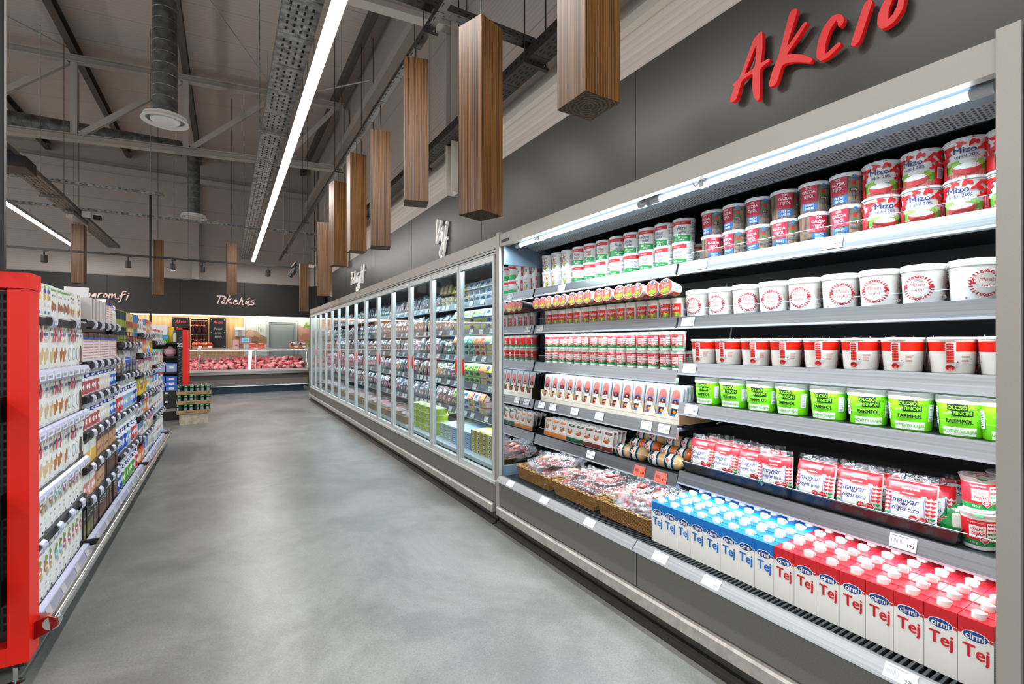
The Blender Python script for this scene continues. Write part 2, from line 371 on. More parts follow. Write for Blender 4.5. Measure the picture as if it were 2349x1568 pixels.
# ------------------------------------------------------------------ letter outlines, metres on the wall
AKCIO= {'A': [(1.753, 2.724), (1.734, 2.711), (1.707, 2.722), (1.676, 2.814), (1.607, 2.823), (1.611, 2.743), (1.602, 2.686), (1.583, 2.652), (1.568, 2.661), (1.569, 2.828), (1.511, 2.841), (1.516, 2.856), (1.565, 2.851), (1.553, 2.927), (1.553, 3.021), (1.565, 3.027), (1.604, 3.009), (1.686, 2.832), (1.707, 2.822), (1.732, 2.814), (1.73, 2.806), (1.719, 2.798)], 'Ah': [(1.583, 2.984), (1.594, 2.846), (1.664, 2.834)], 'K': [(1.516, 2.709), (1.507, 2.698), (1.487, 2.696), (1.472, 2.706), (1.445, 2.785), (1.406, 2.78), (1.356, 2.758), (1.301, 2.725), (1.29, 2.734), (1.296, 2.746), (1.338, 2.784), (1.392, 2.816), (1.424, 2.826), (1.316, 2.932), (1.32, 2.943), (1.332, 2.944), (1.425, 2.855), (1.365, 3.027), (1.37, 3.04), (1.388, 3.046), (1.404, 3.036), (1.461, 2.84), (1.495, 2.78)], 'c': [(1.271, 2.751), (1.269, 2.732), (1.25, 2.707), (1.215, 2.709), (1.16, 2.741), (1.164, 2.753), (1.174, 2.756), (1.227, 2.729), (1.233, 2.745), (1.232, 2.775), (1.211, 2.839), (1.18, 2.872), (1.172, 2.856), (1.172, 2.841), (1.164, 2.827), (1.15, 2.839), (1.147, 2.861), (1.156, 2.881), (1.172, 2.896), (1.199, 2.9), (1.236, 2.87), (1.261, 2.817)], 'i': [(1.118, 2.716), (1.103, 2.704), (1.081, 2.715), (1.03, 2.865), (1.034, 2.88), (1.044, 2.886), (1.062, 2.876)], 'o': [(1.009, 2.75), (0.995, 2.724), (0.972, 2.719), (0.942, 2.731), (0.916, 2.763), (0.906, 2.805), (0.906, 2.828), (0.929, 2.87), (0.955, 2.879), (0.989, 2.831), (1.006, 2.793)], 'oh': [(0.969, 2.748), (0.951, 2.761), (0.935, 2.787), (0.929, 2.818), (0.935, 2.846), (0.951, 2.833), (0.968, 2.795)], 'ac': [(0.922, 2.905), (0.906, 2.898), (0.871, 2.937), (0.89, 2.95)]}
VAJ= [[(6.323, 3.034), (6.344, 2.936), (6.369, 2.728), (6.292, 2.839), (6.201, 2.995)], [(6.122, 2.898), (6.211, 2.831), (6.241, 2.751), (6.181, 2.787), (6.122, 2.89), (6.165, 2.714)], [(6.022, 2.884), (6.074, 2.675), (6.122, 2.53), (6.201, 2.496), (6.241, 2.565), (6.211, 2.622), (6.103, 2.695), (6.003, 2.73)], [(6.005, 2.941), (6.01, 2.931)]]
FEL= [[(11.477, 2.961), (11.736, 2.978), (11.678, 2.96), (11.777, 2.706)], [(11.73, 2.847), (11.533, 2.84)], [(11.533, 2.785), (11.449, 2.808), (11.533, 2.798), (11.556, 2.722), (11.449, 2.736)], [(11.376, 2.974), (11.432, 2.722)], [(11.337, 2.853), (11.282, 2.705), (11.173, 2.896)], [(11.066, 2.801), (11.173, 2.769), (11.189, 2.695), (11.061, 2.807), (11.082, 2.696)], [(11.104, 2.869), (11.04, 2.892)], [(10.925, 2.803), (11.008, 2.7), (10.884, 2.804), (11.014, 2.55), (11.173, 2.496), (11.244, 2.535), (11.146, 2.602), (10.884, 2.686)], [(10.822, 2.797), (10.863, 2.721), (10.792, 2.725), (10.812, 2.789)], [(10.721, 2.987), (10.822, 2.655)], [(10.533, 2.997), (10.656, 2.637)], [(10.843, 2.874), (10.461, 2.879)]]
TOK= [[(-0.241, 2.83), (-0.03, 2.837)], [(-0.151, 2.825), (-0.228, 2.599)], [(-0.052, 2.704), (-0.105, 2.653), (-0.097, 2.595), (-0.043, 2.621), (-0.027, 2.676), (-0.052, 2.704)], [(-0.057, 2.738), (-0.038, 2.776)], [(-0.022, 2.746), (-0.0, 2.786)], [(0.107, 2.847), (0.003, 2.58)], [(0.166, 2.763), (0.048, 2.679), (0.174, 2.603)], [(0.225, 2.652), (0.306, 2.687), (0.301, 2.726), (0.245, 2.704), (0.221, 2.638), (0.242, 2.59), (0.292, 2.586), (0.335, 2.618)], [(0.455, 2.812), (0.369, 2.586)], [(0.395, 2.655), (0.446, 2.721), (0.477, 2.714), (0.463, 2.589), (0.506, 2.591)], [(0.592, 2.704), (0.563, 2.623), (0.592, 2.609), (0.645, 2.696), (0.627, 2.586), (0.645, 2.557)], [(0.627, 2.755), (0.671, 2.803)], [(0.81, 2.73), (0.749, 2.721), (0.74, 2.681), (0.802, 2.644), (0.775, 2.589), (0.688, 2.589)]]
BAR= [[(-3.45, 2.878), (-3.501, 2.721), (-3.523, 2.633)], [(-3.487, 2.857), (-3.428, 2.887), (-3.402, 2.862), (-3.428, 2.806), (-3.472, 2.771), (-3.399, 2.755), (-3.376, 2.708), (-3.413, 2.652), (-3.472, 2.63)], [(-3.258, 2.749), (-3.317, 2.701), (-3.317, 2.649), (-3.273, 2.694), (-3.25, 2.75), (-3.261, 2.64)], [(-3.175, 2.761), (-3.205, 2.643)], [(-3.187, 2.708), (-3.153, 2.755), (-3.115, 2.765)], [(-3.025, 2.762), (-3.067, 2.705), (-3.047, 2.655), (-3.002, 2.688), (-2.997, 2.738), (-3.025, 2.762)], [(-2.933, 2.755), (-2.956, 2.641)], [(-2.941, 2.701), (-2.88, 2.758), (-2.887, 2.645)], [(-2.884, 2.698), (-2.811, 2.753), (-2.803, 2.659), (-2.78, 2.62), (-2.733, 2.638)], [(-2.559, 2.841), (-2.609, 2.848), (-2.648, 2.776), (-2.671, 2.645), (-2.695, 2.555), (-2.73, 2.527)], [(-2.702, 2.699), (-2.578, 2.77)], [(-2.51, 2.733), (-2.549, 2.607)], [(-2.49, 2.794), (-2.493, 2.786)]]
def roof(x): return 7.255 + .068*x
# ================================================================== THE SHELL
f = MB().box(-9, 2.9, -5, 18.4, -.1, 0, FLOOR); ob('floor', f, kind='structure')
c = MB(); c.add([(-9, -5, roof(-9)), (2.9, -5, roof(2.9)), (2.9, 18.4, roof(2.9)), (-9, 18.4, roof(-9)),
     (-9, -5, roof(-9)+.1), (2.9, -5, roof(2.9)+.1), (2.9, 18.4, roof(2.9)+.1), (-9, 18.4, roof(-9)+.1)],
     [(0, 1, 2, 3), (7, 6, 5, 4), (0, 4, 5, 1), (2, 6, 7, 3), (1, 5, 6, 2), (0, 3, 7, 4)], CLAD_ROOF)
ob('ceiling', c, kind='structure')
ob('wall_right', MB().box(2.64, 2.84, -5, 18.4, 3.2, roof(2.64), CLAD_WALL), kind='structure')
c = MB().add([(x, y, z) for y in (18.3, 18.4) for x, z in ((-9, 3.2), (2.64, 3.2), (2.64, roof(2.64)), (-9, roof(-9)))],
     [(0, 1, 2, 3), (7, 6, 5, 4), (0, 4, 5, 1), (1, 5, 6, 2), (2, 6, 7, 3), (3, 7, 4, 0)], CLAD_WALL)
ob('wall_back', c, kind='structure')
p = MB().box(2.6, 2.8, -5, 18.3, 0, 3.315, DARKPANEL)
for k in range(-2, 8): p.box(2.5985, 2.601, .08+2.48*k-.003, .08+2.48*k+.003, 1.9, 3.315, HOLE)
ob('wall_right_lower', p, kind='structure')
p = MB().box(-9, 2.6, 18.2, 18.3, 2.21, 3.315, BLACKPANEL)
for x in (-4.8, -3.0, -1.23, .535, 2.3): p.box(x-.004, x+.004, 18.1985, 18.201, 2.21, 3.315, HOLE)
ob('wall_back_header', p, kind='structure')
ob('wall_back_lower', MB().box(-9, .525, 18.3, 18.4, 0, 2.21, OAKWALL).box(.525, 2.6, 18.3, 18.4, 0, 2.21, M('c3cbc9', .5)), kind='structure')
ob('trim_1', MB().box(.515, .54, 18.28, 18.3, 0, 2.2, WHT), kind='structure')
ob('trim_2', MB().box(2.57, 2.64, -5, 18.2, 3.66, 3.74, TRUSS), kind='structure')
ob('trim_3', MB().box(2.38, 2.56, -5, 18.2, 6.02, 6.2, TRUSS), kind='structure')
ob('trim_4', MB().box(-9, 2.6, 18.0, 18.28, 6.35, 6.48, TRUSS), kind='structure')
dr = ob('door_1', MB().box(1.321, 2.029, 18.24, 18.28, 0, 1.958, M('8f9c9c', .4)), kind='structure')
fr = MB()
for a, b_, d, col in ((.0, .06, .09, 'aab4b2'), (.0605, .12, .07, '7d8988')):
    fr.box(1.2+a, 1.2+b_, 18.3-d, 18.3, 0, 2.08-a, M(col)); fr.box(2.15-b_, 2.15-a, 18.3-d, 18.3, 0, 2.08-a, M(col)); fr.box(1.2+b_, 2.15-b_, 18.3-d, 18.3, 2.08-b_, 2.08-a, M(col))
ob('door_frame', fr, dr)
# LED line under the header
tag(ob('wall_led_strip', MB().box(-8.5, 2.6, 18.19, 18.25, 2.17, 2.205, WARM_EM)), 'glowing warm white LED line under the black header over the butcher counter', 'light')
# roof purlins, trusses, columns
for i, x in enumerate((-7.9, -6.1, -4.31, -2.52, -.73, 1.06, 2.3)):
    z = roof(x); q = MB().ext([(x-.05, z-.2), (x+.07, z-.2), (x+.07, z-.185), (x-.035, z-.185), (x-.035, z-.012), (x+.07, z-.012), (x+.07, z), (x-.05, z)], -5, 18.28, M('5c5954', .5, .3))
    tag(ob('roof_purlin', q), 'dark steel purlin under the ribbed roof, %s from the right wall' % nth(6-i), 'beam', 'roof purlins')
def beam(mb, p0, p1, w, h, m):
    a = Vector(p0); b = Vector(p1); d = (b-a).normalized(); u = Vector((0, 1, 0)); v = d.cross(u).normalized()
    vs = [q + u*su*w/2 + v*sv*h/2 for q in (a, b) for su, sv in ((-1, -1), (1, -1), (1, 1), (-1, 1))]
    mb.add(vs, [(0, 1, 2, 3), (7, 6, 5, 4), (0, 4, 5, 1), (1, 5, 6, 2), (2, 6, 7, 3), (3, 7, 4, 0)], m)
for n, (ty, zb) in enumerate(((12.3, 5.44), (5.6, 5.18))):
    e = empty('roof_truss', (0, ty, 0), label=('white steel roof truss with diagonal webs, the farther one', 'white steel roof truss crossing near the top of the photo')[n], cat='truss', group='roof trusses')
    zt = lambda x: roof(x)-.28
    zl = lambda x: zb+.063*x
    q = MB();
    for dz, hh, ww in ((0, .012, .15), (.06, .12, .012), (.12, .012, .15)): beam(q, (-9, 0, zt(-9)-.06+dz), (2.5, 0, zt(2.5)-.06+dz), ww, hh, TRUSS)
    ob('top_chord', q, e)
    q = MB()
    for dz, hh, ww in ((0, .012, .15), (.06, .12, .012), (.12, .012, .15)): beam(q, (-9, 0, zl(-9)-.06+dz), (2.5, 0, zl(2.5)-.06+dz), ww, hh, TRUSS)
    ob('bottom_chord', q, e)
    xs = (-7.9, -6.1, -4.31, -2.52, -.73, 1.06, 2.4)
    for x in xs[1:-1]:
        q = MB(); beam(q, (x, 0, zl(x)+.07), (x, 0, zt(x)-.07), .1, .1, TRUSS); ob('web_post', q, e)
    for x0, x1 in zip(xs[:-1], xs[1:]):
        q = MB(); beam(q, (x0+.1, 0, zl(x0)+.08), (x1-.1, 0, zt(x1)-.08), .09, .1, TRUSS); ob('web_diagonal', q, e)
for i, y in enumerate((17.0, 12.3, 5.6, -1.0)):
    q = MB().box(2.42, 2.62, y-.09, y-.078, 3.2, roof(2.4)-.35, TRUSS).box(2.42, 2.62, y+.078, y+.09, 3.2, roof(2.4)-.35, TRUSS).box(2.51, 2.525, y-.09, y+.09, 3.2, roof(2.4)-.35, TRUSS)
    tag(ob('steel_column', q), 'white steel column on the right wall above the dark panel, %s from the back' % nth(i), 'column', 'wall columns')
tag(ob('steel_column', MB().box(-.92, -.72, 18.1, 18.28, 3.33, 6.5, TRUSS)), 'white steel column on the back wall above the butcher sign', 'column', 'wall columns')
q = MB()
for a, b_ in (((-4.2, 9.2, 6.4), (-2.6, 12.2, 6.95)), ((-.4, 9.0, 7.0), (1.0, 12.2, 7.05)), ((2.3, 9.0, 6.2), (1.1, 12.2, 6.95))):
    e = MB().tube([a, b_], .012, TRUSS, 6); tag(ob('brace_rod', e), 'thin steel roof brace rod, the one over %s' % ('the left aisle' if a[0] < -3 else 'the right wall' if a[0] > 1 else 'the middle lamps'), 'rod', 'roof brace rods')
# cable trays
def tray(name, x0, x1, y0, y1, z, side, m, label, slot=.09, hole=HOLE, along='y', rods=(), rows=4):
    e = empty(name, ((x0+x1)/2, (y0+y1)/2, z), label=label, cat='cable tray'); ox, oy = (x0+x1)/2, (y0+y1)/2
    L = (y1-y0 if along == 'y' else x1-x0); W = (x1-x0 if along == 'y' else y1-y0)
    q = MB()
    def B(a0, a1, b0, b1, z0, z1, mm):   # a across, b along
        if along == 'y': q.box(a0, a1, b0, b1, z0, z1, mm)
        else: q.box(b0, b1, a0, a1, z0, z1, mm)
    B(-W/2, W/2, -L/2, L/2, -.001, .001, m); B(-W/2, -W/2+.002, -L/2, L/2, 0, side, m); B(W/2-.002, W/2, -L/2, L/2, 0, side, m)
    n = int(L/slot)
    for i in range(n):
        b0 = -L/2+slot*(i+.2)
        if i % 6 == 5: B(-W/2, W/2, b0+.015, b0+.03, -.004, -.001, m); continue
        for r in range(rows):
            a = -W/2+W*(.2+.6*r/max(1, rows-1)); B(a-W*.02-.003, a+W*.02+.003, b0+(r % 2)*slot*.2, b0+slot*.5+(r % 2)*slot*.2, -.0018, -.0012, hole)
        if side > .03: B(-W/2-.0006, -W/2+.001, b0, b0+slot*.35, side*.4, side*.6, hole)
    ob('perforated_channel', q, e)
    for a in rods:
        q = MB()
        if along == 'y':
            for s_ in (-1, 1): q.tube([(s_*(W/2+.02), a-oy, -.04), (s_*(W/2+.02), a-oy, roof(ox)-z-.02)], .006, m, 6)
            q.box(-W/2-.04, W/2+.04, a-oy-.02, a-oy+.02, -.045, -.02, m)
        else: q.tube([(a-ox, 0, 0), (a-ox, 0, roof(a)-z-.02)], .006, m, 6)
        ob('hanger', q, e)
    return e
tray('cable_tray', .385, .67, -4, 17.6, 4.0, .07, GALV, 'wide galvanised perforated cable tray beside the long central light', rods=(1.5, 6.8, 12.8))
tray('cable_tray', -2.86, -2.58, -4, 17.4, 4.0, .07, speckle('dull_steel', '6f6d69', .08, .45, .4, 14), 'grey perforated cable tray over the left shelving', rods=(7.6, 11.8))
tray('cable_tray', 2.31, 2.5, -4, 15, 3.84, .1, M('2e2e2d', .5, .3), 'black perforated cable tray along the right wall', rods=(1.2, 3.6, 6.5, 9.6))
tray('cable_rail', 1.42, 1.48, -4, 16.6, 3.9, .05, M('4a4a48', .4, .6), 'narrow slotted steel rail carrying the right row of wood blocks', rods=(3.75, 7.5, 11, 15), rows=1)
tray('cable_tray', -6, 2.4, 13.1, 13.2, 4.075, .05, GALV, 'slim galvanised tray across the hall behind the track spots', along='x', rods=(-4, -1, 1.8), rows=2)
tray('cable_tray', -6, -1.0, 11.05, 11.13, 4.075, .05, GALV, 'slim galvanised tray ending at the thin black pole', along='x', rods=(-4, -1.2), rows=2)
tray('cable_tray', .8, 2.42, 3.62, 3.72, 4.02, .06, M('4a4a48', .4, .6), 'short dark slotted channel bridging to the right wall', along='x', rods=(1.2,), rows=2, slot=.07)
# LED line lamps
for i, (lx, lab) in enumerate(((.74, 'long bright white line lamp running down the middle of the ceiling'), (-3.5, 'white line lamp over the left shelving, ending short of the track'), (-7.6, 'white line lamp farthest to the left over the hall'))):
    e = empty('line_lamp', (lx, 5, 3.9), label=lab, cat='ceiling lamp', group='ceiling line lamps')
    y1 = 12.2
    q = MB().ext([(-.055, 0), (.055, 0), (.04, .075), (-.04, .075)], -9, y1, M('b9b9b7', .4, .3)); ob('housing', q, e)
    ob('diffuser', MB().box(-.045, .045, -9, y1, -.014, -.001, LINE_EM), e)
    for y in (0, 6, 12):
        ob('suspension_wire', MB().tube([(0, y, .07), (0, y, roof(lx)-3.92)], .003, M('55534f'), 4), e)
# wooden blocks hanging in rows
def block(x, y, zb, rz, label, grp, length=1.24, wd=.205):
    e = empty('wooden_block', (x, y, zb), math.radians(rz), label=label, cat='wooden block', group=grp); h = wd/2
    q = MB().box(-h, h, -h, h, .0005, length, ZEBRANO); ob('veneer_box', q, e)
    ob('end_grain_plate', MB().box(-h-.0005, h+.0005, -h-.0005, h+.0005, -.002, .0, RINGS), e)
    q = MB().tube([(0, 0, length), (0, 0, (roof(x) if y > 12.5 else 3.9 if x > 1 else roof(x))-zb)], .005, M('4c4b49', .4, .5), 6); ob('hanging_rod', q, e)
    return e
desc = ['nearest the camera, cut off at the top', 'second nearest, turned toward the aisle', 'third nearest, left of the bright sign panel', 'fourth nearest in the row', 'fifth nearest in the row', 'sixth nearest in the row', 'farthest and lowest in the row']
def atx(px, X):   # distance down the hall of a point at width X seen in direction px
    z = 1276.8*X/(px-518); return (z-.5142*X)/.8577
for i, (px, zb, rz) in enumerate(((1349, 2.405, 0), (1103, 2.147, 19.5), (954, 2.54, -16), (872.5, 2.345, -14), (818, 2.477, 0), (776, 2.46, 8), (745, 2.10, -20))):
    block(1.45, atx(px, 1.45), zb, rz, 'zebra-wood block hanging along the fridges, ' + desc[i], 'wood blocks above the fridges')
for px, zb, rz, dd in ((181, 2.58, -3, 'behind the left line lamp'), (362.5, 2.40, 8, 'just right of the thin black pole'), (531, 2.48, 6, 'above the white counter sign'), (697, 2.13, -2, 'nearest the fridge corner, hanging lowest')):
    x = (px-518)*.8577*13.5/(1276.8-.5142*(px-518)); block(x, 13.5, zb, rz, 'brown wood block over the butcher counter, ' + dd, 'wood blocks above the counter')
# ventilation
def duct_drop(x, y, z0, z1, r, label, elbow):
    e = empty('ventilation_duct', (x, y, z0), label=label, cat='duct', group='drop ducts')
    q = MB().lathe([(r, .02), (r, z1-z0)], DUCT, 28)
    k = .0
    while k < z1-z0-.1: k += .145; q.lathe([(r, k-.004), (r+.003, k), (r, k+.004)], GALV, 28)
    pts = [(0, 0, z1-z0)]
    for t in range(1, 7):
        a = t/6*PI/2; pts.append((-(1-math.cos(a))*r*1.4, 0, z1-z0+math.sin(a)*r*1.4))
    pts.append((-r*2.4, 0, z1-z0+r*1.4)); q.tube(pts, r, DUCT, 24)
    ob('spiral_pipe', q, e)
    R1 = .265; q = MB().lathe([(r, .06), (R1*.9, .06), (R1*.92, .03), (R1, 0), (R1, -.012), (R1*.86, -.012), (R1*.8, .02)], WHT, 36)
    q.lathe([(R1*.62, .0), (R1*.5, -.03), (R1*.3, -.04), (0, -.04)], WHT, 30).lathe([(R1*.8, .03), (R1*.62, .03)], M('8e8e8c'), 30).lathe([(R1*.62, .03), (R1*.62, .0)], WHT, 30)
    ob('diffuser_disc', q, e)
duct_drop(-.686, 7.76, 4.23, 6.15, .138, 'grey spiral duct dropping to a white disc diffuser, the nearer one', 0)
duct_drop(-.64, 13.3, 4.22, 5.58, .125, 'grey spiral duct dropping to a white disc diffuser, the farther one', 0)
def hduct(y, z, r, x0, x1, label):
    q = MB().tube([(x0, y, z), (x1, y, z)], r, DUCT, 28); x = x0
    while x < x1-.1: x += .145; q.tube([(x-.006, y, z), (x, y, z), (x+.006, y, z)], [r, r+.006, r], DUCT, 28, False)
    tag(ob('ventilation_duct', q), label, 'duct', 'horizontal ducts')
hduct(13.3, 5.76, .17, -9, -.9, 'horizontal spiral duct behind the far roof truss')
hduct(7.76, 6.35, .17, -9, -.98, 'horizontal spiral duct feeding the nearer drop')
# track light
tr = empty('track_light_rail', (0, 12.5, 3.11), label='black track rail with spotlights in front of the butcher counter', cat='track light')
ob('rail', MB().box(-5.5, 1.33, -.018, .018, -.02, .02, BLK).box(1.33, 1.37, -.9, .018, -.02, .02, BLK), tr)
for x in (-4, -.7, 1.3): ob('suspension_wire', MB().tube([(x, 0, .02), (x, 0, roof(x)-3.13)], .0025, BLK, 4), tr)
def spot(px, on, lab, x=None, y=12.5, tilt=0):
    if x is None: x = (px-518)*.8577*12.5/(1276.8-.5142*(px-518))
    e = empty('track_spotlight', (x, y, 3.09), label=lab, cat='spotlight', group='track spotlights')
    q = MB().box(-.02, .06, -.016, .016, -.02, 0, BLK).tube([(0, 0, -.02), (0, 0, -.1)], .016, BLK, 10); ob('stem', q, e)
    q = MB().lathe([(0, -.09), (.048, -.09), (.052, -.1), (.055, -.23), (.047, -.23), (.045, -.2), (0, -.2)], BLK, 20)
    if tilt: q.xf(Matrix.Translation((0, 0, -.1)) @ Matrix.Rotation(tilt, 4, 'Y') @ Matrix.Translation((0, 0, .1)))
    ob('lamp_head', q, e)
    if on: ob('lit_lens', MB().lathe([(.046, -.228), (0, -.23)], M('fff1dc', .5, 0, 12), 20), e)
    return e
for px, on, lab in ((101, 0, 'black track spotlight farthest left, above the sausage sign'), (294, 0, 'black track spotlight left of the thin black pole'), (396, 1, 'lit track spotlight glowing right of the thin pole'), (464, 0, 'unlit black spotlight just right of the lit one'), (615, 0, 'black track spotlight above the white counter sign end')): spot(px, on, lab)
spot(0, 0, 'tilted black spotlight at the corner of the track', 1.35, 12.35, .45); spot(0, 0, 'tilted black spotlight nearest the fridges on the short track', 1.35, 11.9, .45)
tag(ob('black_pole', MB().box(-1.37, -1.33, 12.42, 12.46, 0, 4.4, BLK)), 'thin black pole standing up behind the left shelving', 'pole')
# small ceiling gear
q = empty('emergency_lamp', (-2.72, 13.5, 3.9), label='white oblong emergency lamp fixed under the left tray', cat='lamp')
ob('housing', MB().box(-.07, .07, -.6, .6, .02, .09, GALV), q); ob('cover', MB().ext([(-.065, .02), (.065, .02), (.05, -.045), (-.05, -.045)], -.58, .58, M('ddd6d3', .3)), q)
tag(ob('junction_box', MB().box(-2.82, -2.42, 9.3, 9.75, 3.78, 3.94, BLK)), 'black box fixed under the left cable tray near the edge', 'box')
q = empty('security_camera', (2.2, 14.6, 3.5), label='white security camera hanging left of the last wood block', cat='camera')
ob('camera_body', MB().box(-.22, -.04, -.05, .05, -.05, .03, WHT).box(-.25, -.22, -.045, .045, -.045, .025, BLK), q); ob('bracket', MB().tube([(.43, 0, .42), (0, 0, .42), (0, 0, 0), (-.06, 0, 0)], .018, WHT, 8).box(-.12, .12, -.12, .12, .48, .52, GALV), q)
q = empty('security_camera', (-2.3, 13.1, 3.98), label='small dark security camera on the slim back tray', cat='camera')
ob('camera_body', MB().box(-.06, .06, -.16, -.02, -.11, -.02, BLK), q); ob('bracket', MB().lathe([(0, .03), (.07, .03), (.07, -.03), (0, -.03)], WHT, 16).box(-.26, -.12, -.05, .05, -.05, .06, WHT), q)
q = empty('wall_television', (2.56, 15.6, 2.42), label='black television tilted out from the dark wall behind the fridges', cat='television')
ob('screen', MB().add([(-.10, -.55, .38), (-.10, .55, .38), (-.02, .55, -.32), (-.02, -.55, -.32), (-.06, -.55, .40), (-.06, .55, .40), (.02, .55, -.30), (.02, -.55, -.30)], [(0, 1, 2, 3), (7, 6, 5, 4), (0, 4, 5, 1), (1, 5, 6, 2), (2, 6, 7, 3), (3, 7, 4, 0)], M('0b0b0c', .12)), q)
ob('arm', MB().box(-.04, .04, -.1, .1, -.05, .1, BLK), q)

# ================================================================== RAISED LETTERS
def smooth(p, n=6):
    if len(p) < 3: return p
    out = []
    for i in range(len(p)-1):
        a, b_, c_, d = p[max(i-1, 0)], p[i], p[i+1], p[min(i+2, len(p)-1)]
        for k in range(n):
            t = k/n; out.append(tuple(.5*((2*b_[j])+(c_[j]-a[j])*t+(2*a[j]-5*b_[j]+4*c_[j]-d[j])*t*t+(-a[j]+3*b_[j]-3*c_[j]+d[j])*t**3) for j in (0, 1)))
    return out+[p[-1]]
def stroke(mb, pts, w_, m, to, d0, d1):
    pts = smooth(pts)
    cnt_ = [0]
    def prism(poly):
        cnt_[0] += 1; dd = d1 + .0004*(cnt_[0] % 9)
        n = len(poly); mb.add([to(u, v, d0) for u, v in poly]+[to(u, v, dd) for u, v in poly], [tuple(range(n)), tuple(range(2*n-1, n-1, -1))]+[(i, n+i, n+(i+1) % n, (i+1) % n) for i in range(n)], m)
    for a, b_ in zip(pts[:-1], pts[1:]):
        dx, dy = b_[0]-a[0], b_[1]-a[1]; L = math.hypot(dx, dy)
        if L < 1e-5: continue
        nx, ny = -dy/L*w_/2, dx/L*w_/2; prism([(a[0]+nx, a[1]+ny), (b_[0]+nx, b_[1]+ny), (b_[0]-nx, b_[1]-ny), (a[0]-nx, a[1]-ny)])
    for k, q in enumerate(pts):
        if k % 2 == 0 or k == len(pts)-1: prism([(q[0]+w_/2*math.cos(t*PI/5), q[1]+w_/2*math.sin(t*PI/5)) for t in range(10)])
toX = lambda u, v, d: (2.59-d, u, v)
toY = lambda u, v, d: (u, 18.185-d, v)
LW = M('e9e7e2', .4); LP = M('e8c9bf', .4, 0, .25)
def lettergroup(S, gr): return [[S[i] for i in g] for g in gr]
def sign2(name, groups, w_, m, to, label):
    e = empty(name, to(groups[0][0][0][0], groups[0][0][0][1], 0), label=label, cat='sign'); o = e.location.copy()
    for g in groups:
        q = MB()
        for st in g: stroke(q, st, w_, m, lambda u, v, d: tuple(Vector(to(u, v, d))-o), 0, .03)
        ob('letter', q, e)
sign2('wall_lettering', lettergroup(VAJ, [[0], [1], [2, 3]]), .036, LW, toX, 'white raised handwritten word Vaj on the dark panel over the glass doors')
sign2('wall_lettering', lettergroup(FEL, [[0, 1], [2], [3], [4], [5, 6], [7], [8], [9, 11], [10]]), .032, LW, toX, 'white raised handwritten word Felvágott farther along the dark panel')
sign2('wall_lettering', lettergroup(TOK, [[0, 1], [2, 3, 4], [5, 6], [7], [8, 9], [10, 11], [12]]), .031, LP, toY, 'pale pink handwritten word Tőkehús on the black header over the counter')
sign2('wall_lettering', lettergroup(BAR, [[0, 1], [2], [3, 4], [5], [6, 7, 8], [9, 10], [11, 12]]), .03, LP, toY, 'pale pink handwritten word Baromfi partly hidden by the left shelving')
RL = M('c8100f', .42)
def akcio():
    e = empty('wall_lettering', (2.56, 1.75, 2.7), label='large red raised word Akció on the dark panel over the open fridge', cat='sign')
    for keys in (('A', 'Ah'), ('K',), ('c',), ('i',), ('o', 'oh'), ('ac',)):
        cu = D.curves.new('t', 'CURVE'); cu.dimensions = '2D'; cu.fill_mode = 'BOTH'; cu.extrude = .014; cu.bevel_depth = .0015
        for k in keys:
            P = AKCIO[k]; sp = cu.splines.new('POLY')
            PP = [];
            n = len(P)
            for i in range(n):      # round the corners a little
                a, b_, c_ = P[i-1], P[i], P[(i+1) % n]
                PP += [tuple(b_[j]+(a[j]-b_[j])*.22 for j in (0, 1)), tuple(b_[j]*.9+(a[j]+c_[j])*.05 for j in (0, 1)), tuple(b_[j]+(c_[j]-b_[j])*.22 for j in (0, 1))]
            sp.points.add(len(PP)-1); sp.use_cyclic_u = True
            for pt, (yy, zz) in zip(sp.points, PP): pt.co = (-(yy-1.75), zz-2.7, 0, 1)
        o = D.objects.new('t', cu); me = D.meshes.new_from_object(o); D.objects.remove(o); D.curves.remove(cu)
        me.transform(Matrix(((0, 0, 1, 0), (-1, 0, 0, 0), (0, 1, 0, 0), (0, 0, 0, 1)))); me.materials.clear(); me.materials.append(RL)
        ob('letter' if keys[0] != 'ac' else 'accent', me, e)
akcio()
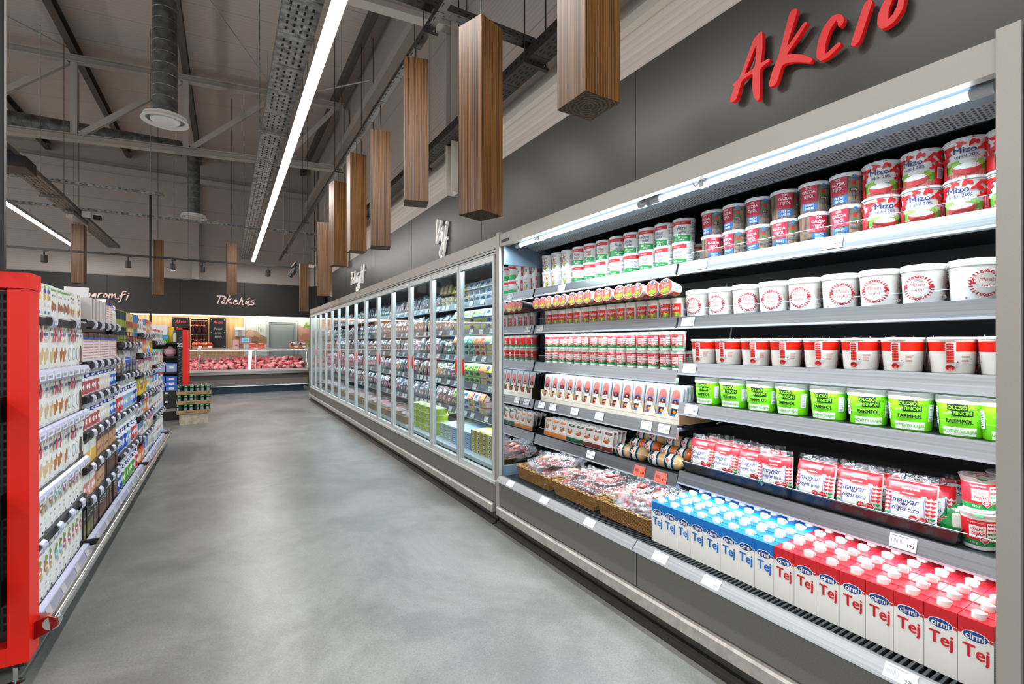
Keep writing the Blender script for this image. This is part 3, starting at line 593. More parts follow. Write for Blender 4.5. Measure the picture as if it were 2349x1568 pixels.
# ================================================================== THE FRIDGES ON THE RIGHT
def price_card(mb, x, y, z, wd=.075, hh=.043, lean=.012, col=None, price=None):
    m = col or WHT
    mb.add([(x-lean, y-wd/2, z-hh), (x-lean, y+wd/2, z-hh), (x, y+wd/2, z), (x, y-wd/2, z)], [(0, 1, 2, 3)], m)
    a = Art(mb, lambda u, v, e: (x-lean*(1-v/hh)-e, y-u, z-hh+v), .0003)
    a.rect(-wd*.44, wd*.2, hh*.84, hh*.9, GINK, 1)
    for k in range(9): a.rect(-wd*.42+k*wd*.045, -wd*.42+k*wd*.045+wd*.02, hh*.38, hh*.66, GINK if col is None else INK, 1); a.k -= .2
    a.k += .2
    a.text(price or str(R.choice((199, 239, 329, 419, 549, 629, 829))), wd*.28, hh*.36, hh*.34, INK, .03)
    return mb
ORANGE = M('ee6a55', .4)
def shelf(parent, y0, y1, z, xf=1.96, xb=2.45, tags=(), lip=.055, otags=(), under=True):
    e = empty('shelf', (0, 0, 0)); e.parent = parent
    ob('shelf_board', MB().box(xf+.012, xb, y0, y1, z-.028, z, M('25282b', .35, .2)), e)
    q = MB().ext([(xf, z+.004), (xf+.012, z+.004), (xf+.014, z-.03), (xf+.006, z-lip-.004), (xf-.012, z-lip), (xf-.014, z-lip+.006)], y0, y1, ALU)
    q.ext([(xf-.0135, z-lip+.004), (xf-.0125, z-lip-.003), (xf-.016, z-lip-.002), (xf-.017, z-lip+.006)], y0, y1, M('dfe6f2', .2))
    ob('price_rail', q, e)
    for t in tags: ob('price_tag', price_card(MB(), xf-.004, t, z-.002), e)
    for t in otags: ob('price_tag', price_card(MB(), xf-.004, t, z-.004, .08, .055, .014, ORANGE), e)
    if under: ob('led_strip', MB().box(xf+.014, xf+.03, y0+.02, y1-.02, z-.036, z-.028, TUBE_EM), e)
    return e
def perf_back(e, y0, y1, x, z0, z1, m=BLK):
    q = MB().box(x, x+.02, y0, y1, z0, z1, m); z = z0+.06; k = 0
    while z < z1:
        y = y0+.03
        while y < y1:
            q.add([(x-.0005, y+.005*math.cos(t*PI/3), z+.005*math.sin(t*PI/3)) for t in range(6)], [(0, 1, 2, 3, 4, 5)], HOLE); y += .05
        k += 1; z += .05 if k % 2 else .16
    ob('back_panel', q, e)
def fridge_front(e, y0, y1, lipz, seams=()):
    q = MB().box(1.67, 1.70, y0, y1, .15, lipz, BODYGREY)
    for s_ in seams: q.box(1.6695, 1.671, s_-.0025, s_+.0025, .15, lipz, HOLE)
    ob('front_panel', q, e)
    q = MB().ext([(1.645, .085), (1.70, .085), (1.70, .142), (1.655, .142), (1.645, .134)], y0+.02, y1-.02, BUMP)
    ob('bumper_rail', q, e)
    q = MB().box(1.685, 1.74, y0, y1, .03, .1, M('3c3c3a', .4))
    y = y0+.25
    while y < y1-.15: q.box(1.6835, 1.686, y, y+.12, .055, .08, HOLE); y += 1.25
    ob('kick_plate', q, e)
    ob('rubber_skirting', MB().ext([(1.642, 0), (1.73, 0), (1.73, .03), (1.68, .03), (1.668, .028), (1.66, .01), (1.642, .006)], y0, y1, M('26241f', .5)), e)
def canopy(e, y0, y1):
    q = MB().box(1.67, 1.705, y0, y1, 1.985, 2.072, GREYPAINT).box(1.70, 2.56, y0, y1, 2.05, 2.07, GREYPAINT)
    ob('canopy', q, e)
# ---- open fridge
of = empty('open_display_fridge', label='open refrigerated shelf unit filled with tubs and milk in the foreground', cat='display fridge')
fridge_front(of, .40, 2.985, .315, (1.636,)); canopy(of, .40, 2.985)
E0, E1 = .405, 2.93
def endpanel(y0, y1, name='end_panel', z1=2.09):
    q = MB().box(1.665, 2.57, y0, y1, .1, z1, GREYPAINT); return ob(name, q, of)
endpanel(.36, .405)
ob('end_panel', MB().box(1.665, 1.69, 2.955, 3.005, .1, 2.09, GREYPAINT).box(1.69, 2.57, 2.945, 2.955, .1, 2.05, M('7b8b96', .35, .3)), of)
ob('mirror_panel', MB().box(1.695, 2.46, 2.940, 2.945, .43, 1.86, MIRROR), of)
ob('mirror_frame', MB().box(1.69, 2.5, 2.93, 2.945, 1.86, 1.985, M('6f8494', .3, .4)).box(1.69, 2.5, 2.93, 2.945, .36, .43, M('6f8494', .3, .4)), of)
perf_back(of, E0, E1, 2.47, .36, 2.0)
q = MB().box(1.70, 1.80, E0, E1, 2.005, 2.02, M('8fa6b4', .3, .2))
q.add([(1.78, E0, 2.006), (1.78, E1, 2.006), (1.885, E1, 1.993), (1.885, E0, 1.993), (1.885, E1, 2.02), (1.885, E0, 2.02)], [(0, 1, 2, 3), (3, 2, 4, 5)], M('9fbccb', .35, .2)); ob('inner_roof', q, of)
q = MB().add([(1.885, E0, 1.993), (1.885, E1, 1.993), (1.966, E1, 1.975), (1.966, E0, 1.975)], [(0, 1, 2, 3)], M('b4bcbf', .5, .1))
y = E0+.006
while y < E1:
    for k in range(6):
        x_ = 1.888+k*.0125+(.0068 if int(y/.012) % 2 else 0)
        q.add([(x_+dx, y+dy, 1.993-(x_+dx-1.885)*.222-.0006) for dx, dy in ((0, 0), (.0085, 0), (.0085, .007), (0, .007))], [(0, 1, 2, 3)], M('4a5256', .6))
    y += .012
ob('air_grille', q, of)
ob('inner_roof_edge', MB().box(1.966, 1.978, E0, E1, 1.972, 2.0, ALU).box(1.978, 2.47, E0, E1, 2.0, 2.02, M('20242a', .5)), of)
for y0, y1 in ((.43, 1.625), (1.66, 2.875)):
    e = empty('light_tube', (1.765, 0, 1.985)); e.parent = of
    ob('glass_tube', MB().tube([(0, y0+.05, 0), (0, y1-.05, 0)], .013, TUBE_EM, 12), e)
    for yy in ((y0, y0+.05), (y1-.05, y1)): ob('end_cap', MB().tube([(0, yy[0], 0), (0, yy[1], 0)], .017, M('cfd4d6', .4), 12), e)
    ob('clip', MB().box(-.02, .02, (y0+y1)/2+.3, (y0+y1)/2+.32, -.016, .015, WHT), e)
    ob('cable', MB().tube([(-.02, (y0+y1)/2+.35, .01), (-.03, (y0+y1)/2+.33, -.01), (-.03, (y0+y1)/2+.30, .006), (-.035, (y0+y1)/2+.27, -.004)], .004, WHT, 6), e)
# deck with grille
q = MB().box(1.70, 2.47, E0, E1, .33, .345, M('1d1f22', .4)); y = E0+.004
ob('deck', MB().box(1.77, 2.47, E0, E1, .345, .359, M('222427', .4)).box(1.70, 2.47, E0, E1, .33, .345, HOLE), of)
q = MB()
while y < E1-.01: q.box(1.675, 1.772, y, y+.008, .35, .36, M('3e4347', .35, .4)); y += .0185
ob('grille_slats', q, of)
for y0, y1, tg in ((.405, 1.634, (1.22, .60)), (1.638, 2.95, (1.48, 1.96, 2.38, 2.78))):
    e = empty('deck_price_rail'); e.parent = of
    ob('rail', MB().ext([(1.672, .366), (1.684, .366), (1.684, .345), (1.66, .322), (1.64, .326), (1.637, .332)], y0, y1, ALU2).ext([(1.637, .332), (1.642, .333), (1.643, .326), (1.638, .326)], y0, y1, M('dfe6f2', .2)), e)
    for t in tg: ob('price_tag', price_card(MB(), 1.668, t, .3655, .078, .034, .031), e)
ob('label_plate', MB().box(1.6685, 1.67, 2.83, 2.93, 2.008, 2.028, BLK), of)
for z, tg in ((1.70, (.92, 1.50)), (1.43, (1.57,)), (1.20, (1.56,)), (1.0, (1.55,)), (.655, (.7,))): shelf(of, E0, 1.630, z, tags=tg)
for z, tg, og in ((1.70, (2.60,), ()), (1.43, (2.86,), ()), (1.16, (), ()), (.88, (2.84, 2.70, 2.46, 2.22, 1.84, 1.72), ()), (.63, (2.30,), (1.89, 1.74))):
    shelf(of, 1.642, E1, z, tags=tg, otags=og, lip=.062 if z < 1.2 else .055)
for y0, y1, z, hh in ((.42, 1.62, 1.70, .045), (.42, 1.62, 1.43, .04), (1.65, 2.9, 1.43, .05), (1.65, 2.9, 1.16, .05), (.42, 1.62, .655, .055), (1.65, 2.9, .63, .055)):
    ob('front_guard', MB().box(1.966, 1.968, y0, y1, z, z+hh, ACRYL).box(1.9655, 1.9685, y0, y1, z+hh, z+hh+.0015, M('cfd8de', .2)), of)
for y, z in ((1.60, 1.40), (1.57, 1.17), (1.56, .84)):
    ob('loose_cable', MB().tube([(2.3, y, z+.22), (2.25, y-.02, z+.14), (2.28, y-.01, z+.08), (2.2, y+.03, z+.04)], .004, WHT, 6), of)
# next fridge beyond the right edge of the picture
nf = empty('open_display_fridge', label='grey edge of the next fridge at the far right border', cat='display fridge')
ob('canopy', MB().box(1.67, 1.70, -1.5, .352, 1.92, 2.095, GREYPAINT).box(1.70, 2.57, -1.5, .352, 2.05, 2.07, GREYPAINT), nf)
ob('dark_door', MB().box(1.675, 1.70, -1.5, .352, 1.0, 1.92, M('161616', .35)).box(1.678, 1.70, -1.5, .352, .1, 1.0, GREYPAINT), nf)
# ---- fridge with glass doors
df = empty('glass_door_fridge', label='long grey fridge with fourteen glass doors beyond the open unit', cat='display fridge')
for par, y0, y1 in ((of, .45, 2.95), (None, 3.05, 11.8)):
    ob('added_glow_bar', MB().box(2.25, 2.31, y0, y1, 2.07, 2.10, M('dfe3e6', .3, 0, 2.0)), par or df)  # unseen glowing bar, added on the fridge tops to brighten the wall panel

D0, D1 = 3.05, 11.85; NP = 14; PW = (D1-D0)/NP
fridge_front(df, 3.01, 11.89, .28, tuple(D0+PW*4*k for k in (1, 2, 3))); canopy(df, 3.01, 11.89)
ob('end_panel', MB().box(1.665, 2.57, 11.85, 11.89, .1, 2.09, GREYPAINT), df); ob('end_panel', MB().box(1.70, 2.57, 3.01, 3.03, .1, 2.05, GREYPAINT), df)
perf_back(df, D0, D1, 2.47, .36, 2.0)
ob('deck', MB().box(1.76, 2.47, D0, D1, .33, .36, M('c8d0d4', .3)), df)
ob('inner_roof', MB().box(1.74, 2.47, D0, D1, 1.985, 2.0, M('7c98a6', .35)), df)
FRAME = M('cdd0cf', .35, .2)
ob('door_track', MB().box(1.68, 1.76, D0-.03, D1, 1.95, 1.985, FRAME).box(1.675, 1.69, D0-.03, D1, 1.962, 1.966, HOLE).box(1.665, 1.76, D0-.03, D1, .28, .30, FRAME), df)
for i in range(NP):
    y0 = D0+PW*i; y1 = y0+PW; e = empty('glass_door', (1.70, y0, .3)); e.parent = df
    a, b_, H_ = .004, PW-.004, 1.648; fw = .034
    ob('door_frame', MB().box(-.018, .018, a, a+fw, 0, H_, FRAME).box(-.018, .018, b_-fw, b_, 0, H_, FRAME).box(-.018, .018, a+fw, b_-fw, 0, .04, FRAME).box(-.018, .018, a+fw, b_-fw, H_-.045, H_, FRAME).box(-.0185, -.018, a+fw-.004, a+fw, .03, H_-.03, M('8f979b', .3, .3)).box(-.0185, -.018, b_-fw, b_-fw+.004, .03, H_-.03, M('8f979b', .3, .3)), e)
    ob('pane', MB().box(-.004, .004, a+fw, b_-fw, .04, H_-.045, GLASS), e)
    hy = (b_-fw-.055) if i % 2 == 0 else a+fw+.02
    if i == 0: hy = b_-fw-.05
    s_ = 1 if i % 2 == 0 else -1
    cyy = hy+.02
    ob('handle', MB().add([(d, cyy+u*s_, .80+v) for d in (-.012, -.0045) for u, v in ((0, .07), (.02, .03), (.02, -.03), (0, -.07), (-.012, -.03), (-.012, .03))],
        [(0, 1, 2, 3, 4, 5), (11, 10, 9, 8, 7, 6)]+[(k, 6+k, 6+(k+1) % 6, (k+1) % 6) for k in range(6)], M('e8271c', .35)), e)
for y0, y1 in ((D0, 5.55), (5.56, 8.05), (8.06, D1)):
    for z in (1.69, 1.43, 1.185, .93, .66):
        y = y0+.1; tg = []
        while y < y1: tg.append(y); y += R.uniform(.1, .3) if y < 6 else R.uniform(.3, .5)
        shelf(df, y0, y1, z, tags=[t for t in tg if t < 8.5 or z > 1], xf=1.96)
# ================================================================== PRODUCTS
cR = M('d8222a', .35); cG = M('1f8f45', .35); cW = M('f3f3ee', .32); cN = M('23357d', .4); cB = M('1c75c4', .35); cK = M('17181c', .4)
cLG = M('7fd01e', .35); cY = M('f2d21c', .4); cCr = M('c2183f', .4); cBR = M('7a2a22', .4); cLW = M('eef1f2', .28); cP = M('e88fa0', .4); cO = M('ef8a1d', .4)
def tubmesh(r0, r1, h, bands, seg=30):
    mb = MB(); rr = lambda z: r0+(r1-r0)*z/h
    mb.lathe([(0, 0), (r0*.96, 0), (r0, .004)], bands[0][2], seg)
    for z0, z1, m in bands: mb.lathe([(rr(z0) if z0 > .004 else r0, max(z0, .004)), (rr(z1), z1)], m, seg)
    return mb
def lidmesh(r, z, t, m, seg=30, top=None):
    return MB().lathe([(r*.955, z-t*.25), (r, z-t*.25), (r*1.012, z+t*.2), (r*1.005, z+t*.85), (r*.975, z+t), (r*.93, z+t*.96), (r*.9, z+t*.55), (0, z+t*.5, top or m)], m, seg)
def handle(r, z, h, m=cLW):
    return MB().tube([(r*1.02*math.cos(t), -abs(math.sin(t))*r*.25+.002-abs(math.sin(t))*r*.8, z-math.sin(t)*h) for t in [PI*k/12 for k in range(13)]], .0028, m, 6)
def bar(a, u, v, w_, h_, m=INK, bg=cW, vert=False):
    a.rect(u-w_*.6, u+w_*.6, v-h_*.6, v+h_*.6, bg, 4)
    if vert: a.lines(u-w_/2, u+w_/2, v-h_/2, v+h_/2, 9, m)
    else: a.lines(u-w_/2, u+w_/2, v-h_/2, v+h_/2, 10, m, .5, True)
# Mizo pail
h = .112; r0, r1 = .050, .0555; mb = tubmesh(r0, r1, h, [(0, .020, M('ecc8c2', .35)), (.020, .044, M('6fbb38', .35)), (.044, h, cW)])
a = Art(mb, on_cyl(r0, r1, h))
for k in range(34): a.rect(-.165+k*.0098, -.165+k*.0098+.004, .001, .019, M('cf5a55', .4), 1)
for k in range(3): a.rect(-.17, .17, .004+.005*k, .0058+.005*k, M('cf5a55', .4), 30)
a.rect(-.05, .04, .040, .050, M('a7d66b', .35), 10, .005)
for k, (u, v, r) in enumerate(((-.050, .092, .015), (-.018, .105, .010), (.012, .106, .011), (.036, .088, .012), (.058, .1, .013), (-.066, .062, .015), (.09, .098, .015), (.11, .07, .016), (-.09, .095, .017), (-.12, .06, .015), (.14, .09, .016), (-.075, .035, .012), (.043, .06, .008))): a.blot(u, v, r, cR, k*1.3)
a.rect(.048, .082, .006, .080, cR, 6); a.rect(-.1, -.056, .006, .05, cR, 8)
a.ell(-.004, .027, .036, .020, M('b8282b', .3)); a.rect(-.041, .033, .031, .052, M('86c94c', .35), 8); a.rect(-.02, .02, .044, .056, cW, 5); a.ell(-.004, .032, .036, .0105, M('c93a3a', .3)); a.ell(-.004, .0335, .032, .0085, cLW); a.ell(-.002, .038, .015, .0065, cLW); a.ell(.014, .051, .013, .0025, M('cfd6da', .2))
a.text('Mizo', -.008, .083, .026, cN, .06); a.text('tejföl 20%', -.004, .065, .0135, cN, .04)
bar(a, .065, .040, .018, .03, cN); a.text('Mizo', .066, .072, .010, cW, .03)
kind('mizo', 'sour_cream_pail', 'sour cream pail', [('pail_body', mb), ('lid', lidmesh(r1+.002, h, .013, cLW)), ('handle', MB().tube([((r1+.004)*math.cos(t), -(r1+.004)*math.sin(t), h+.004) for t in [PI*k/12 for k in range(13)]], .0026, cLW, 6))])
# Gazda pail
h = .108; r0, r1 = .050, .055; mb = tubmesh(r0, r1, h, [(0, h, PLANK)]); a = Art(mb, on_cyl(r0, r1, h))
for k in range(15): a.rect(-.17+k*.024, -.17+k*.024+.0015, .003, h-.004, M('3a2c22', .5), 1)
a.rect(-.038, .020, .040, .104, cCr, 6); a.text('20%', -.009, .096, .0125, cW, .03); a.text('GAZDA', -.009, .080, .0165, cW, .05, 0, .82); a.text('TEJFÖL', -.009, .062, .0165, cW, .05, 0, .74)
a.rect(-.032, .020, .008, .036, M('1f6fb8', .35), 6); a.text('FINOM', -.006, .028, .012, cW, .05, 0, .85); a.text('KRÉMES', -.006, .015, .012, cW, .05, 0, .75)
for v in (.092, .035, .012): a.rect(.026, .062, v-.0045, v+.0045, M('6f7278', .3), 4); a.ell(.03, v, .0012, .0012, cK)
a.ell(.042, .103, .008, .006, M('3a8fd0', .3)); a.rect(.035, .047, .066, .084, cR, 2); a.rect(.035, .047, .060, .070, cG, 2); a.rect(.030, .054, .048, .058, M('4a392d', .4), 3); a.text('800 g', .042, .053, .009, cW, .04)
a.rect(.065, .085, .01, .1, M('8e9296', .4), 3); a.lines(.067, .083, .014, .096, 14, INK)
kind('gazda', 'sour_cream_pail', 'sour cream pail', [('pail_body', mb), ('lid', lidmesh(r1+.002, h, .012, cLW))])
# Hazai pail (two print colours)
for key, col in (('hazai', cN), ('hazai_red', M('b52335', .4))):
    h = .108; r0, r1 = .0515, .055; mb = tubmesh(r0, r1, h, [(0, .030, cG), (.030, .086, cW), (.086, h, cR)]); a = Art(mb, on_cyl(r0, r1, h))
    a.rect(-.1, .04, .026, .034, cG, 10, .004); a.text('Hazai', -.002, .068, .026, col, .02, .35, .8); a.text('tejföl', -.001, .047, .024, col, .02, .35, .8)
    a.text('100% magyar', -.004, .095, .007, cW, .04, .2); a.text('12%', -.018, .022, .012, cW, .04, .2); a.text('800 g', 0, .009, .011, cW, .04, .2); a.lines(.0, .03, .017, .023, 2, cW)
    a.rect(.045, .085, .002, .106, cLW, 5); a.lines(.05, .08, .03, .1, 9, GINK); bar(a, .062, .015, .02, .016)
    kind(key, 'sour_cream_pail', 'sour cream pail', [('pail_body', mb), ('lid', lidmesh(r1+.002, h, .012, cLW))])
# Frissfol pail
h = .108; r0, r1 = .050, .054; mb = tubmesh(r0, r1, h, [(0, h, cW)]); a = Art(mb, on_cyl(r0, r1, h)); fr_ = M('c0304a', .4)
a.text('FRISSFÖL', -.002, .094, .0155, fr_, .02, 0, .72); a.blot(-.002, .034, .022, cG, 1, 14, .2); a.blot(-.004, .03, .016, M('c9a25a', .4), 2, 14, .3); a.ell(-.002, .055, .014, .013, M('f0b4c0', .35)); a.blot(-.002, .073, .008, M('8a6a2f', .4), 2)
a.blot(-.018, .07, .004, M('8a6a2f', .4)); a.blot(.014, .074, .004, M('8a6a2f', .4)); a.rect(-.032, -.025, .03, .055, cB, 2); a.text('800 g', .006, .010, .009, fr_, .02)
a.rect(-.068, -.052, .012, .1, fr_, 3); a.text('REMEK', -.06, .056, .0125, cW, .06, 0, 1, PI/2); bar(a, .052, .07, .018, .03, INK, cLW, True); a.lines(.04, .066, .015, .045, 5, GINK)
kind('friss', 'sour_cream_pail', 'sour cream pail', [('pail_body', mb), ('lid', lidmesh(r1+.002, h, .012, cLW))])
# Meses pail
h = .118; r0, r1 = .0545, .061; mb = tubmesh(r0, r1, h, [(0, h, M('f4f2ec', .28))]); a = Art(mb, on_cyl(r0, r1, h)); wr = M('b31f33', .4)
for k in range(26):
    t = 2*PI*k/26; u, v = .035*math.cos(t), .056+.035*math.sin(t)
    for q, s_ in ((.0, 1), (.0045, -1)):
        a.ell(u+q*math.cos(t), v+q*math.sin(t), .0032, .0020, wr, 6)
for v, n in ((.094, 5), (.018, 5)):
    for k in range(n): a.ell((k-2)*.0062, v-abs(k-2)*.0022*(1 if v > .05 else -1), .0036, .004, wr, 8); a.ell((k-2)*.0062, v-abs(k-2)*.0022*(1 if v > .05 else -1), .0016, .0018, cW, 6)
for s_ in (-1, 1): a.blot(.033*s_, .058, .0065, wr, 2); a.blot(.029*s_, .066, .0035, wr, 1)
a.text('Mesés', 0, .066, .0175, wr, .0, .2, .9); a.text('tejföl', .0, .047, .0165, wr, .0, .2, .9); a.text('20%', -.024, .053, .006, GINK, .02); a.text('850g', .024, .053, .006, GINK, .02)
for k, m in enumerate((cR, cW, cG)): a.rect(.062, .086, .024-k*.0025, .0262-k*.0025, m, 4)
a.rect(.068, .080, .017, .028, cW, 3); a.lines(.07, .078, .019, .026, 3, INK); a.text('Mesés tejföl', .064, .07, .008, wr, 0, .2, 1, PI/2); a.lines(.072, .084, .045, .1, 9, GINK); a.ell(-.045, .012, .003, .004, GINK)
for s_ in (-1, 1): a.blot(.12+.01*s_, .06, .02, wr, s_, 14, .5)
kind('meses', 'sour_cream_pail', 'sour cream pail', [('pail_body', mb), ('lid', lidmesh(r1+.002, h, .017, M('f4f4f1', .25))), ('handle', MB().tube([((r1+.004)*math.cos(t), (r1+.004)*math.sin(t)*.98, h+.003-.02*math.sin(t)) for t in [PI*k/12 for k in range(13)]], .0026, cLW, 6))])
# red banded tub
h = .115; r0, r1 = .053, .062; mb = tubmesh(r0, r1, h, [(0, .073, M('efebe2', .3)), (.073, .106, M('e0200f', .3)), (.106, h, cW)]); a = Art(mb, on_cyl(r0, r1, h)); vr = M('e0200f', .35)
for th in (0, -.115, .115):
    a.rect(-.011+th, .013+th, .036, .103, cW, 3)
    for k in range(4): a.ell(th-.001, .096-k*.008, .0125, .0058, cW, 8); a.ell(th-.001, .096-k*.008, .0098, .0042, vr, 8)
    for k, q in enumerate((.063, .053, .043)): a.rect(-.0095+th, .0085+th, q-.0045, q+.0045, vr, 3); a.ell(th-.001, q, .002, .0012, M('9c1208', .4), 5)
    a.ell(th-.001, .022, .012, .0095, vr, 10); a.text('TEJFÖL', th-.001, .024, .007, cK, .06, 0, .8); a.text('20%', th-.001, .0165, .0045, cW, .04)
    a.ell(th+.013, .031, .0105, .006, M('c9c9cc', .3), 8); a.ell(th+.013, .038, .006, .003, cW, 6); a.ell(th+.007, .039, .003, .0015, cG, 5); a.ell(th+.017, .040, .0025, .0018, cR, 5)
    a.lines(th+.027, th+.05, .037, .062, 6, M('d98b82', .4), .4)
kind('bandtub', 'sour_cream_tub', 'sour cream tub', [('tub_body', mb), ('lid', MB().lathe([(r1*.99, h-.004), (r1*1.035, h-.002), (r1*1.035, h+.004), (r1*1.0, h+.005)], cW, 30).lathe([(r1*1.0, h+.004), (r1*.98, h+.011), (r1*.9, h+.011), (r1*.86, h+.006), (0, h+.006)], ACRYL, 30).lathe([(r1*.99, h+.002), (0, h+.002)], M('c9c6cc', .25, .3), 30)), ('date_stamp', (lambda m_: (Art(m_, on_cyl(r0, r1, h)).text('04. DEC. 20', .012, .1105, .006, INK, .0), m_)[1])(MB()))])
# green pail
h = .112; r0, r1 = .0555, .0635; lg = M('6cc914', .32); mb = tubmesh(r0, r1, h, [(0, h, lg)]); a = Art(mb, on_cyl(r0, r1, h))
a.rect(-.03, .03, .057, .060, M('a5e35c', .4), 6); a.rect(-.06, -.02, .048, .051, M('a5e35c', .4), 5); a.rect(.0, .034, .046, .049, M('a5e35c', .4), 4)
a.rect(-.028, .021, .087, .1055, cK, 8); a.text('OLCSÓ', -.0035, .0945, .0168, lg, .07, 0, .82); a.rect(-.017, .034, .068, .0865, cK, 8); a.text('FINOM', .0085, .0772, .0172, lg, .07, 0, .82); a.text('és', -.0195, .079, .009, cW, .05)
a.text('850 G', .036, .0905, .0085, cK, .03); a.text('FARMFÖL', .001, .051, .0185, cK, .07, 0, .84); a.text('20%', -.031, .074, .011, M('b9ea80', .4), .03)
a.rect(-.044, .044, .006, .032, cW, 8); a.text('NÖVÉNYI OLAJJAL', 0, .019, .0135, lg, .06, 0, .78)
a.rect(.055, .078, .035, .092, cLW, 4); a.lines(.057, .076, .052, .089, 9, GINK); bar(a, .0665, .043, .014, .01); a.rect(-.085, -.062, .035, .092, cLW, 4); a.lines(-.083, -.064, .04, .09, 9, INK, .5)
q = lidmesh(r1+.002, h, .02, M('eef3ea', .28)); aa = Art(q, lambda u, v, e: (u, v, h+.0105+e)); aa.blot(0, 0, .03, lg, 1, 16, .3); aa.rect(-.02, .02, -.006, .006, cK, 2)
kind('farm', 'sour_cream_pail', 'sour cream pail', [('pail_body', mb), ('lid', q), ('handle', MB().tube([((r1+.003)*math.cos(t), (r1+.003)*math.sin(t), h+.004-.03*math.sin(t)) for t in [PI*k/12 for k in range(13)]], .0026, cLW, 6))])
# magyar tejfol cup
def cup(h, r0, r1, big):
    mb = MB().lathe([(0, 0), (r0*.9, 0), (r0*.98, h*.02), (r0, h*.12)], cW, 24)
    mb.lathe([(r0, h*.12), (r0+(r1-r0)*.12, h*.27)], cG, 24).lathe([(r0+(r1-r0)*.12, h*.27), (r0+(r1-r0)*.5, h*.84)], cR, 24).lathe([(r0+(r1-r0)*.5, h*.84), (r0+(r1-r0)*.62, h*.9), (r1*.97, h*.95), (r1, h*.99), (r1, h)], cW, 24)
    a = Art(mb, on_cyl(r0*.995, r0+(r1-r0)*.58, h)); s_ = r0/.036
    a.rect(-.022*s_, .014*s_, h*.34, h*.68, cW, 5); a.rect(-.022*s_, .014*s_, h*.335, h*.345, cR, 5)
    a.text('magyar', -.004*s_, h*.60, .012*s_, cR, .03, .3, .9); a.text('tejföl', -.003*s_, h*.47, .0155*s_, cR, .05, .3, .9)
    if big: a.text('20%', .004*s_, h*.375, .007*s_, cR, .03); a.text('Superbrands', -.008*s_, h*.77, .0065*s_, cW, .02); a.text('330 g', -.012*s_, h*.2, .008*s_, cW, .04)
    a.rect(.016*s_, .040*s_, h*.3, h*.78, cW, 4)
    for i in range(3):
        for j in range(4): a.heart(.021*s_+i*.0075*s_, h*(.36+.12*j), .0038*s_, cR if j > 1 else cG)
    a.heart(.012*s_, h*.30, .0115*s_, cW); a.heart(.012*s_, h*.30, .0100*s_, cR); a.lines(.006*s_, .018*s_, h*.27, h*.36, 3, cW)
    a.rect(.046*s_, .062*s_, h*.14, h*.82, cLW, 3); a.lines(.052*s_, .058*s_, h*.2, h*.6, 9, INK); a.ell(.054*s_, h*.74, .003*s_, .004*s_, cB)
    lid = MB().lathe([(r1*1.03, h), (r1*1.03, h+.001), (0, h+.0012)], M('e8e4e4', .25, .3), 24)
    b_ = Art(lid, lambda u, v, e: (u, v, h+.0012+e)); b_.ell(0, 0, r1*.95, r1*.95, M('f0dada', .3), 14)
    for k in range(14): b_.heart(r1*.7*math.cos(k*.9)*(.4+.6*(k % 3)/2), r1*.7*math.sin(k*.9)*(.4+.6*(k % 3)/2), r1*.13, (cR, cG, cR)[k % 3])
    lid.add([(-r1*.3, -r1*.98, h), (r1*.3, -r1*.98, h), (r1*.12, -r1*1.22, h-.004), (-r1*.12, -r1*1.22, h-.004)], [(0, 1, 2, 3)], cG)
    return mb, lid
b1, l1 = cup(.100, .034, .041, 1); kind('mcup', 'sour_cream_cup', 'sour cream cup', [('cup_body', b1), ('foil_lid', l1)])
b1, l1 = cup(.112, .039, .0495, 1); kind('mcup_big', 'sour_cream_cup', 'sour cream cup', [('cup_body', b1), ('foil_lid', l1)])
# red tejfol cup
h = .103; r0, r1 = .0325, .0395; mb = MB().lathe([(0, 0), (r0*.95, 0), (r0, .005), (r0*1.1, h*.82), (r1*.97, h*.93), (r1, h*.98), (r1, h)], M('efe9df', .3), 24)
a = Art(mb, on_cyl(r0, r0*1.12, h)); rr_ = M('dd2417', .35); a.rect(-.028, .032, .008, h*.74, rr_, 8); a.text('Tejföl', -.001, h*.5, .0205, cW, .03, .2, .85); a.ell(-.014, h*.68, .009, .0045, cW); a.ell(-.014, h*.68, .007, .0033, cN)
a.blot(.008, h*.22, .010, cY, 1, 16, .35); a.blot(.0, h*.14, .012, M('3f9a2b', .4), 2); a.blot(.019, h*.2, .010, M('57b032', .4), 3); a.ell(-.014, h*.28, .004, .003, cW); a.rect(-.065, -.045, .01, .08, M('8d95b5', .4), 3); a.rect(.045, .06, .02, .075, M('8d95b5', .4), 3)
q = MB().lathe([(r1*1.04, h), (r1*1.04, h+.0012), (0, h+.0014)], M('f0ece6', .25), 24); b_ = Art(q, lambda u, v, e: (u, v, h+.0014+e))
b_.ell(0, 0, r1*.98, r1*.98, M('d94a3a', .35), 16); b_.blot(0, -r1*.62, r1*.28, M('4fa52f', .4), 1); b_.blot(r1*.35, -r1*.35, r1*.25, M('6cc03a', .4), 4); b_.blot(-r1*.45, -r1*.5, r1*.2, M('7fca48', .4), 4); b_.blot(.0, -r1*.35, r1*.2, cY, 1, 16, .4); b_.ell(0, r1*.7, r1*.38, r1*.19, cW); b_.ell(0, r1*.7, r1*.3, r1*.13, M('3b55a8', .4)); b_.text('Tejföl', 0, r1*.2, .021, cW, .03, .2, .9); b_.lines(-r1*.5, r1*.5, -r1*.08, r1*.04, 2, M('f5b5a8', .4))
kind('tcup', 'sour_cream_cup', 'sour cream cup', [('cup_body', mb), ('foil_lid', q)])
